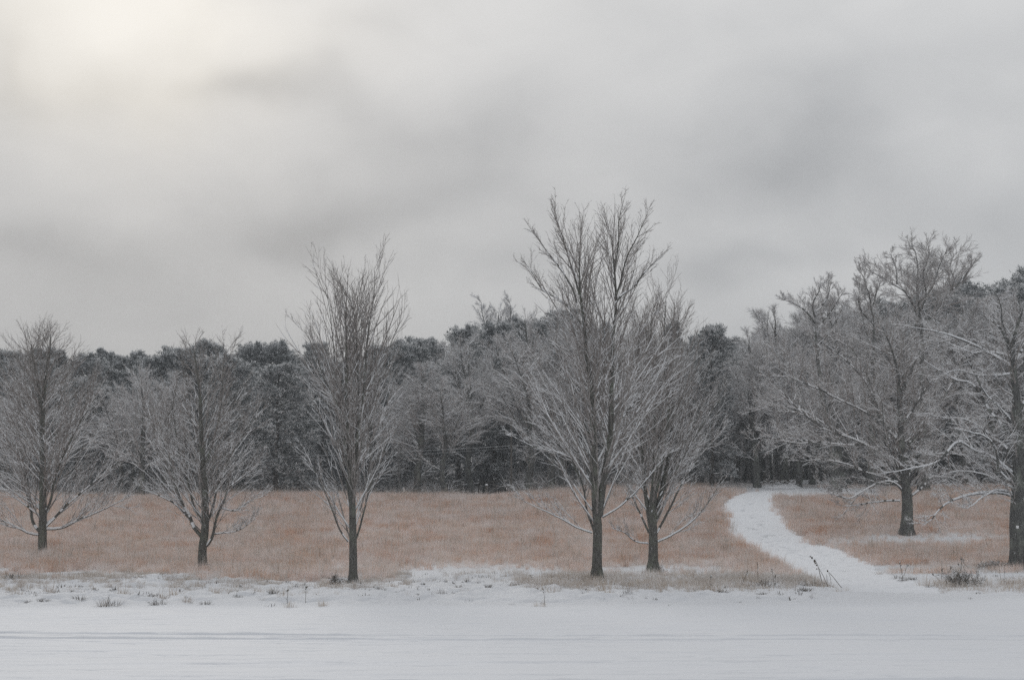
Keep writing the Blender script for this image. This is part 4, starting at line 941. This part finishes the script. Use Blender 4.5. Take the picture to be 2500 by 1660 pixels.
# small dark scraps of leaf and stem lying in the snow
ml = [tuft_mesh(650 + i, 12, 0.10, 0.07, 1.6, [M['stem'], M['snow']], 0.007, 0.1) for i in range(4)]
n = 9000
Y = g.uniform(42, 62, n); X = g.uniform(-1, 1, n) * (6 + 0.36 * Y); Z = height(X, Y); px, py = to_px(X, Y, base_h(X, Y))
keep = (g.random(n) < .05 + .5 * sstep(.5, .7, fbm(X / 1.6, Y / 1.6, 99, 2))) & (Y > edge_y(X) + .2) & ~in_poly(X, Y) & ~((px > 2060) & (px < 2330) & (py > 1405)) & (g.random(n) < np.interp(py, [1395, 1440, 1484], [1, .6, .12]))
X, Y, Z = X[keep], Y[keep], Z[keep]
scatter('plant_litter', np.stack([X, Y, Z], 1), g.uniform(.4, 1.6, len(X)), g.uniform(0, 6.28, len(X)), g.integers(0, 4, len(X)), ml, 'small dark scraps of stem and leaf scattered over the snow bank')

# separate tufts on the open snow, each where the photograph has one: x, y, size
TUFTS = [(32, 1421, 1.5, 'dark'), (122, 1448, 1.2, 'pale'), (105, 1452, .7, 'dark'), (104, 1470, .6, 'dark'), (68, 1474, .5, 'dark'), (40, 1460, .9, 'pale'), (195, 1467, .9, 'dark'), (268, 1480, 1.3, 'dark'), (252, 1480, .9, 'pale'), (303, 1456, 1.1, 'pale'),
         (384, 1476, .9, 'dark'), (398, 1466, .9, 'pale'), (430, 1454, 1.1, 'pale'), (458, 1473, .7, 'pale'), (500, 1477, .8, 'dark'), (525, 1454, 1.0, 'pale'), (580, 1462, .7, 'dark'), (345, 1440, .8, 'pale'), (222, 1440, .7, 'pale'),
         (628, 1450, .9, 'pale'), (667, 1457, .7, 'dark'), (724, 1448, 1.1, 'pale'), (788, 1442, 1.2, 'pale'), (706, 1482, .7, 'pale'), (787, 1480, .7, 'pale'), (875, 1436, .8, 'pale'), (930, 1449, .8, 'dark'), (976, 1452, .5, 'dark'),
         (1080, 1456, .7, 'dark'), (1120, 1438, .7, 'dark'), (1134, 1455, .6, 'pale'), (1193, 1445, .6, 'dark'), (1263, 1436, .8, 'dark'), (1318, 1480, .8, 'pale'), (1348, 1455, 1.2, 'pale'), (1320, 1428, 1.0, 'pale'), (1421, 1428, .7, 'dark'),
         (1395, 1440, .7, 'pale'), (1480, 1438, 1.5, 'pale'), (1486, 1453, .8, 'pale'), (1532, 1454, .7, 'dark'), (1610, 1445, .8, 'pale'), (1674, 1449, .7, 'dark'), (1740, 1434, .8, 'dark'), (1750, 1443, .9, 'pale'), (1764, 1448, .8, 'dark'),
         (1830, 1437, .7, 'dark'), (1870, 1437, 1.3, 'dark'), (1863, 1452, .7, 'dark'), (1980, 1436, 1.2, 'dark'), (1966, 1451, .8, 'dark'), (2056, 1443, .9, 'pale'), (2146, 1404, .7, 'pale'), (2194, 1414, 1.2, 'dark'), (2205, 1418, .8, 'dark'),
         (2228, 1416, .9, 'dark'), (2254, 1430, 1.3, 'pale'), (2268, 1434, .6, 'dark'), (2392, 1437, .8, 'dark'), (2300, 1436, .6, 'pale')]
def clump_mesh(seed, dark):
    """a tussock: a dense low base, arching blades, snow caught among them"""
    a = tuft_mesh(seed, 60, .28, .17, 1.5, [M['stem'] if dark else M['straw'], M['snow']], .006, .12)
    return a
cm = {('dark', i): clump_mesh(700 + i, True) for i in range(3)}; cm.update({('pale', i): clump_mesh(710 + i, False) for i in range(3)})
for i, (x, y, s, kd) in enumerate(TUFTS):
    p = gp(x, y); where = ['by the left edge', 'in front of the second maple', 'left of the third maple', 'right of the third maple', 'near the foot of the tallest maple', 'left of the path', 'right of the path'][int(np.searchsorted([220, 600, 860, 1250, 1700, 2100], x))]
    o = add('grass_tussock', cm[(kd, i % 3)], label='%s dry grass tussock in the snow bank %s' % ('dark' if kd == 'dark' else 'straw-coloured', where), cat='grass tuft', group='%s tussocks %s' % (kd, where))
    o.location = p; o.rotation_euler = (0, 0, g.uniform(0, 6.28)); q = s * g.uniform(.9, 1.15); o.scale = (q * 1.15, q * 1.15, q * (.85 if kd == 'dark' else 1.3))

# ------------------------------------------------------------------ single dead plants, bushes, posts
def weed(label, x, y, h, n, seed, lean=0.15, spreadr=.1, cat='weed', name='dead_weed', rad=.007, twigs=6, seedheads=True, snow=.3, lens=None):
    g = np.random.default_rng(seed); p = gp(x, y)
    tb = Tubes(); S = np.zeros((n, 3)); S[:, :2] = g.normal(size=(n, 2)) * spreadr
    d = unit(g.normal(size=(n, 3)) * np.array([lean, lean, 0]) + UP); L = h * (lens if lens is not None else g.uniform(.6, 1.05, n))
    P = [S]
    for k in range(5):
        d = unit(d + g.normal(size=d.shape) * .05 + np.array([0, 0, -.02])); P.append(P[-1] + d * (L / 5)[:, None])
    P = np.stack(P, 1); Rr = np.repeat(np.linspace(rad, rad * .45, 6)[None], n, 0)
    tb.add(P, Rr, k=4, snow=snow, seed=seed)
    C, CR = spawn(P, Rr, twigs, .35, 1, 25, 60, lambda t, pl, z: pl * .22, 3, .05, .12, .012, rad * .5, g); tb.add(C, CR, k=3, snow=snow * 1.3, seed=seed + 1)
    if seedheads:
        E, ER = spawn(P, Rr, 4, .8, 1, 20, 60, lambda t, pl, z: .07 + 0 * t, 3, .1, .1, .3, .008, g); ER[:, 1] = .017; tb.add(E, ER, k=5, snow=.4, seed=seed + 2)
    o = add(name, tb.mesh(name, [M['stem'], M['snow']]), label=label, cat=cat); o.location = p
    return o
# the tall bent stalks beside the path, traced
p0 = gp(2018, 1434); root = empty('dead_weed', p0, 'tall bent dead stalks with dark seed heads leaning left beside the path', 'weed'); Y0 = p0[1]
for pts, r0 in (([(2024, 1435), (2012, 1434), (2004, 1410), (1998, 1385), (1990, 1367), (1982, 1360)], 1.0), ([(2022, 1434), (2012, 1410), (2000, 1388), (1993, 1376)], .7), ([(2060, 1440), (2047, 1425), (2034, 1408), (2022, 1395), (2019, 1391)], .8),
                ([(2020, 1430), (2018, 1400)], .7), ([(2029, 1425), (2027, 1408), (2021, 1396)], .6), ([(2062, 1444), (2040, 1434), (2010, 1422)], .7)):
    tb = Tubes(); P = resample(np.array([at(x, y, Y0 + .01 * i) for i, (x, y) in enumerate(pts)]), 10); tb.add(P, np.linspace(r0, r0 * .6, 10) * Y0 / F * 1.0, k=5, snow=.2, seed=3)
    add('stalk', tb.mesh('stalk', [M['stem'], M['snow']], p0), root)
for x, y, r in ((1982, 1361, 2.4), (1988, 1369, 2.6), (1990, 1374, 2), (1993, 1379, 1.6), (2020, 1393, 2.2), (1994, 1388, 1.6), (1978, 1358, 1.6)):
    c = at(x, y, Y0); rr = r * Y0 / F; tb = Tubes(); tb.add(np.array([c + [0, 0, -rr * 1.3], c + [rr * .2, 0, -rr * .5], c + [0, 0, rr * .5], c + [0, 0, rr * 1.3]]), np.array([rr * .3, rr, rr * .8, rr * .1]), k=6, snow=0, seed=2)
    add('seed_head', tb.mesh('seed_head', [M['stem'], M['snow']], p0), root)
def bush(label, x, y, w, h, seed, n=40, mats=('twig', 'snow'), snow=.5, cat='bush', name='bush'):
    g = np.random.default_rng(seed); p = gp(x, y); tb = Tubes()
    S = g.normal(size=(n, 3)) * np.array([w * .22, w * .18, 0]); d = unit(np.stack([S[:, 0] / w * 2.5, S[:, 1] / w * 2, np.full(n, .9)], 1) + g.normal(size=(n, 3)) * .3)
    P = [S - UP * .03]
    for k in range(4): d = unit(d + g.normal(size=d.shape) * .15); P.append(P[-1] + d * (h * g.uniform(.6, 1.1, n) / 4)[:, None])
    P = np.stack(P, 1); Rr = np.repeat(np.linspace(.009, .004, 5)[None], n, 0); tb.add(P, Rr, k=3, snow=snow * .5, seed=seed)
    C, CR = spawn(P, Rr, 9, .2, 1, 25, 65, lambda t, pl, z: pl * .35, 3, .05, .15, .01, .006, g); tb.add(C, CR, k=3, snow=snow, seed=seed + 1)
    E, ER = spawn(C, CR, 4, .3, 1, 30, 70, lambda t, pl, z: pl * .4, 2, .05, .15, .03, .010, g); tb.add(E, ER, k=3, snow=snow, seed=seed + 2)
    o = add(name, tb.mesh(name, [M[q] for q in mats]), label=label, cat=cat); o.location = p; return o
bush('dark twiggy bush in the snow right of the path mouth', 2345, 1432, .75, .62, 801, 46, mats=('stem', 'snow'), snow=.25)
bush('low brown brush at the meadow edge left of the old tree', 2425, 1388, 1.3, .4, 802, 60, mats=('stem', 'snow'), snow=.5)
bush('small dark shrub clump beside the foot of the third maple', 822, 1424, .18, .42, 803, 30, mats=('stem', 'snow'), snow=.3)
bush('dark ring of shoots round the foot of the second maple', 496, 1394, .5, .38, 804, 46, mats=('stem', 'snow'), snow=.2)
bush('low snowy shrub at the foot of the many-stemmed maple', 1602, 1394, .45, .32, 805, 26, snow=.6)
for i, (lb, x, y, h, n_, ln) in enumerate([('thin upright dead weed with a snowy cap left of the path, tallest of its kind', 1847, 1431, 1.0, 1, .04), ('leaning dead weed with spread top left of the path', 1808, 1439, .75, 1, .3), ('short dark dead weed standing at the bank edge', 1727, 1434, .45, 1, .05),
        ('pair of stiff dead stems in the straw left of the path', 1890, 1434, .6, 2, .06), ('cluster of thin dead weeds behind the dark bush', 2350, 1410, .8, 4, .2), ('tall thin weed right of the dark bush', 2395, 1428, .7, 1, .05),
        ('two pale bent stalks near the right edge', 2445, 1424, .75, 2, .12), ('twiggy dead weed beside the left tussock right of the path', 2206, 1405, .5, 3, .2), ('thin lone stalk leaning on open snow left of the third maple', 749, 1470, .55, 1, .15), ('short lone stalk on open snow near the second maple', 706, 1478, .45, 1, .2),
        ('single grass stem on open snow below the tallest maple', 1320, 1477, .45, 1, .05), ('leaning pale stalks left of the dark bush', 2305, 1425, .7, 3, .5)]):
    weed(lb, x, y, h, n_, 820 + i, lean=ln, twigs=5 if n_ < 3 else 7)

# straight-sided solids
def box_mesh(name, sx, sy, sz, mats, cap=0.0, bev=.12):
    """a post: chamfered prism, optional snow cap as second material"""
    c = bev * min(sx, sy)
    prof_ = [(-sx + c, -sy), (sx - c, -sy), (sx, -sy + c), (sx, sy - c), (sx - c, sy), (-sx + c, sy), (-sx, sy - c), (-sx, -sy + c)]
    lv = [(-0.2, 1, 0), (sz, 1, 0)] + ([(sz, 1.15, 1), (sz + cap * .6, 1.05, 1), (sz + cap, .5, 1)] if cap else [(sz + .01, .7, 0)])
    V_ = []; lo = []; sz_ = []; mi = []
    for z, s, _ in lv: V_ += [(x * s, y * s, z) for x, y in prof_]
    for i in range(len(lv) - 1):
        for j in range(8): lo += [i * 8 + j, i * 8 + (j + 1) % 8, (i + 1) * 8 + (j + 1) % 8, (i + 1) * 8 + j]; sz_.append(4); mi.append(lv[i + 1][2])
    lo += [(len(lv) - 1) * 8 + j for j in range(8)]; sz_.append(8); mi.append(lv[-1][2])
    return mesh_np(name, np.array(V_, float), lo, sz_, mats, mi)
def post(name, label, cat, x, y, ytop, w, Yd, mat, cap=0, group=None):
    X = ray(x, y)[0] * Yd; z = hgt(X, Yd); top = at(x, ytop, Yd)[2]
    o = add(name, box_mesh(name, w, w, max(top - z, .3), [mat, M['snow']], cap), label=label, cat=cat, group=group); o.location = (X, Yd, z); return o
post('marker_post', 'thin white marker post at the meadow edge right of the third maple', 'post', 986, 1208, 1190, .035, 103.2, M['white'], .03)
post('birdhouse_post', 'short post with a snow-capped box left of the wide bare tree', 'post', 1188, 1200, 1184, .09, 107, M['wood'], .09)
post('wooden_post', 'short dark post with a snow cap beyond the bend of the path', 'post', 1865, 1160, 1152, .11, 126, M['wood'], .08)
post('stake', 'small dark stake at the end of the brush pile', 'post', 1955, 1186, 1177, .04, 113, M['wood'], .03)
# wire fence in the opening
fr = empty('fence', (ray(1180, 1200)[0] * 113, 113, hgt(ray(1180, 1200)[0] * 113, 113)), 'low weathered post and rail fence across the snowy opening in the wood', 'fence')
ox, oy, oz = fr.location
tops = []
for x in (1092, 1128, 1168, 1206, 1246, 1290):
    X = ray(x, 1200)[0] * 113; z = hgt(X, 113)
    o = add('fence_post', box_mesh('fence_post', .06, .06, 1.15, [M['wood'], M['snow']], .05), fr); o.location = (X - ox, 0, z - oz); tops.append((X - ox, 0, z - oz))
for hh_ in (.45, .95):
    tb = Tubes(); tb.add(np.array([(a_, b_ - .08, c_ + hh_) for a_, b_, c_ in tops]), np.full(6, .03), k=4, snow=.5, seed=4)
    add('rail', tb.mesh('rail', [M['wood'], M['snow']]), fr)
# utility pole and its wires
upx = 1248; Yp = 105.0; X = ray(upx, 1200)[0] * Yp; zb = hgt(X, Yp); top = at(upx, 1030, Yp)[2]
up_ = empty('utility_pole', (X, Yp, zb), 'thin dark utility pole at the meadow edge left of the tallest maple', 'pole')
tb = Tubes(); tb.add(np.array([(0, 0, -.3), (0, 0, 1), (.01, 0, 2.5), (0, 0, top - zb)]), np.array([.075, .072, .065, .055]), k=10, snow=0, taper=False, seed=1); add('pole', tb.mesh('pole', [M['wood'], M['snow']], smooth=True), up_)
tb = Tubes(); tb.add(np.array([(-.35, -.07, top - zb - .9), (0, -.07, top - zb - .9), (.35, -.07, top - zb - .9)]), np.array([.035, .035, .035]), k=4, snow=.6, taper=False, seed=1); add('crossarm', tb.mesh('crossarm', [M['wood'], M['snow']]), up_)
for k, (yl, ym, yr, lb) in enumerate([(1122, 1088, 1092, 'thickest snow-coated power line crossing behind the maples'), (1140, 1094, 1098, 'lower thin power line crossing behind the maples'), (1080, 1050, 1056, 'upper thin power line crossing behind the maples')]):
    A_ = at(-300, yl, 104); B_ = at(upx, ym, 105.0); C_ = at(2250, yr, 118)
    t_ = np.linspace(0, 1, 24)[:, None]
    s1 = A_ * (1 - t_) + B_ * t_ - UP * (4 * .45 * t_ * (1 - t_)); s2 = B_ * (1 - t_) + C_ * t_ - UP * (4 * .4 * t_ * (1 - t_))
    tb = Tubes(); r_ = (.010, .0045, .0045)[k]; P = np.vstack([s1, s2[1:]]); tb.add(P, np.full(len(P), r_), k=4, snow=1, taper=False, bark=0, snowm=0, seed=k)
    add('power_line', tb.mesh('power_line', [M['wire']]), label=lb, cat='power line', group='power lines')
# brush pile and snow mound by the bend
def mound(name, label, x, y, w, h, dp, Yd, mat, seed, cat):
    X0 = ray(x, y)[0] * Yd; n_ = 26; th = np.linspace(0, 2 * np.pi, n_, endpoint=False); V_ = []; g = np.random.default_rng(seed)
    rings = np.linspace(1, 0.06, 9)
    for r_ in rings:
        for a_ in th:
            k_ = 1 + .22 * (vnoise(np.array([a_ * 1.7 + 3]), np.array([r_ * 3]), seed)[0] - .5)
            xx, yy_ = w * r_ * k_ * math.cos(a_), dp * r_ * k_ * math.sin(a_)
            zz = h * (1 - r_ ** 2) ** 1.1 * (.8 + .5 * vnoise(np.array([xx * 1.3]), np.array([yy_ * 1.3]), seed)[0])
            V_.append((xx, yy_, hgt(X0 + xx, Yd + yy_) + zz - (.06 if r_ == 1 else -.02)))
    lo = []
    for i in range(len(rings) - 1):
        for j in range(n_): lo += [i * n_ + j, i * n_ + (j + 1) % n_, (i + 1) * n_ + (j + 1) % n_, (i + 1) * n_ + j]
    sz_ = [4] * ((len(rings) - 1) * n_); lo += [(len(rings) - 1) * n_ + j for j in range(n_)]; sz_.append(n_)
    V_ = np.array(V_); z0 = hgt(X0, Yd); V_[:, 2] -= z0
    o = add(name, mesh_np(name, V_, lo, sz_, [mat], smooth=True), label=label, cat=cat); o.location = (X0, Yd, z0); return o
mound('snow_mound', 'low snow-covered mound beyond the bend of the path', 1960, 1176, 2.6, .28, 1.5, 122, M['path'], 5, 'mound')
bp = mound('brush_pile', 'snow-covered heap of sticks beyond the bend of the path', 1908, 1190, 1.7, .32, 1.2, 112, M['path'], 8, 'brush pile')
tb = Tubes(); g = np.random.default_rng(31); n = 60
S = np.stack([g.normal(size=n) * .75, g.normal(size=n) * .3 - .3, g.uniform(.15, .5, n)], 1); d = unit(g.normal(size=(n, 3)) * np.array([1, .5, .25])); L = g.uniform(.3, .9, n)
tb.add(np.stack([S - d * L[:, None] / 2, S, S + d * L[:, None] / 2], 1), np.repeat([[.02, .018, .01]], n, 0), k=4, snow=.6, seed=6)
add('sticks', tb.mesh('sticks', [M['stem'], M['snow']]), bp, kind='stuff')

# ------------------------------------------------------------------ haze
HZ = 0.0009
if HZ > 0:
    m = bpy.data.materials.new('haze'); m.use_nodes = True; t = m.node_tree; t.nodes.clear()
    mo = N(t, 'ShaderNodeOutputMaterial'); pv = N(t, 'ShaderNodeVolumePrincipled'); pv.inputs['Density'].default_value = HZ; pv.inputs['Color'].default_value = (0.88, 0.94, 1.0, 1)
    link(t, pv.outputs[0], mo.inputs['Volume'])
    x0, x1, y0_, y1, z0, z1 = -2800, 2800, -60, 720, -1.5, 34
    z1 = max(34, float(GZ.max()) + 2)
    V_ = [(x, y, z) for x in (x0, x1) for y in (y0_, y1) for z in (z0, z1)]
    me = mesh_np('haze', np.array(V_, float), [0, 1, 3, 2, 4, 6, 7, 5, 0, 4, 5, 1, 2, 3, 7, 6, 0, 2, 6, 4, 1, 5, 7, 3], [4] * 6, [m])
    add('haze', me, kind='stuff', label='thin pale winter haze over the whole scene')
tot = sum(len(o.data.loops) - 2 * len(o.data.polygons) for o in scene.objects if o.type == 'MESH')
uniq = sum(len(mm.loops) - 2 * len(mm.polygons) for mm in bpy.data.meshes)
print('TRIS placed %d unique %d, objects %d, top z %.1f' % (tot, uniq, len(scene.objects), float(GZ.max())))
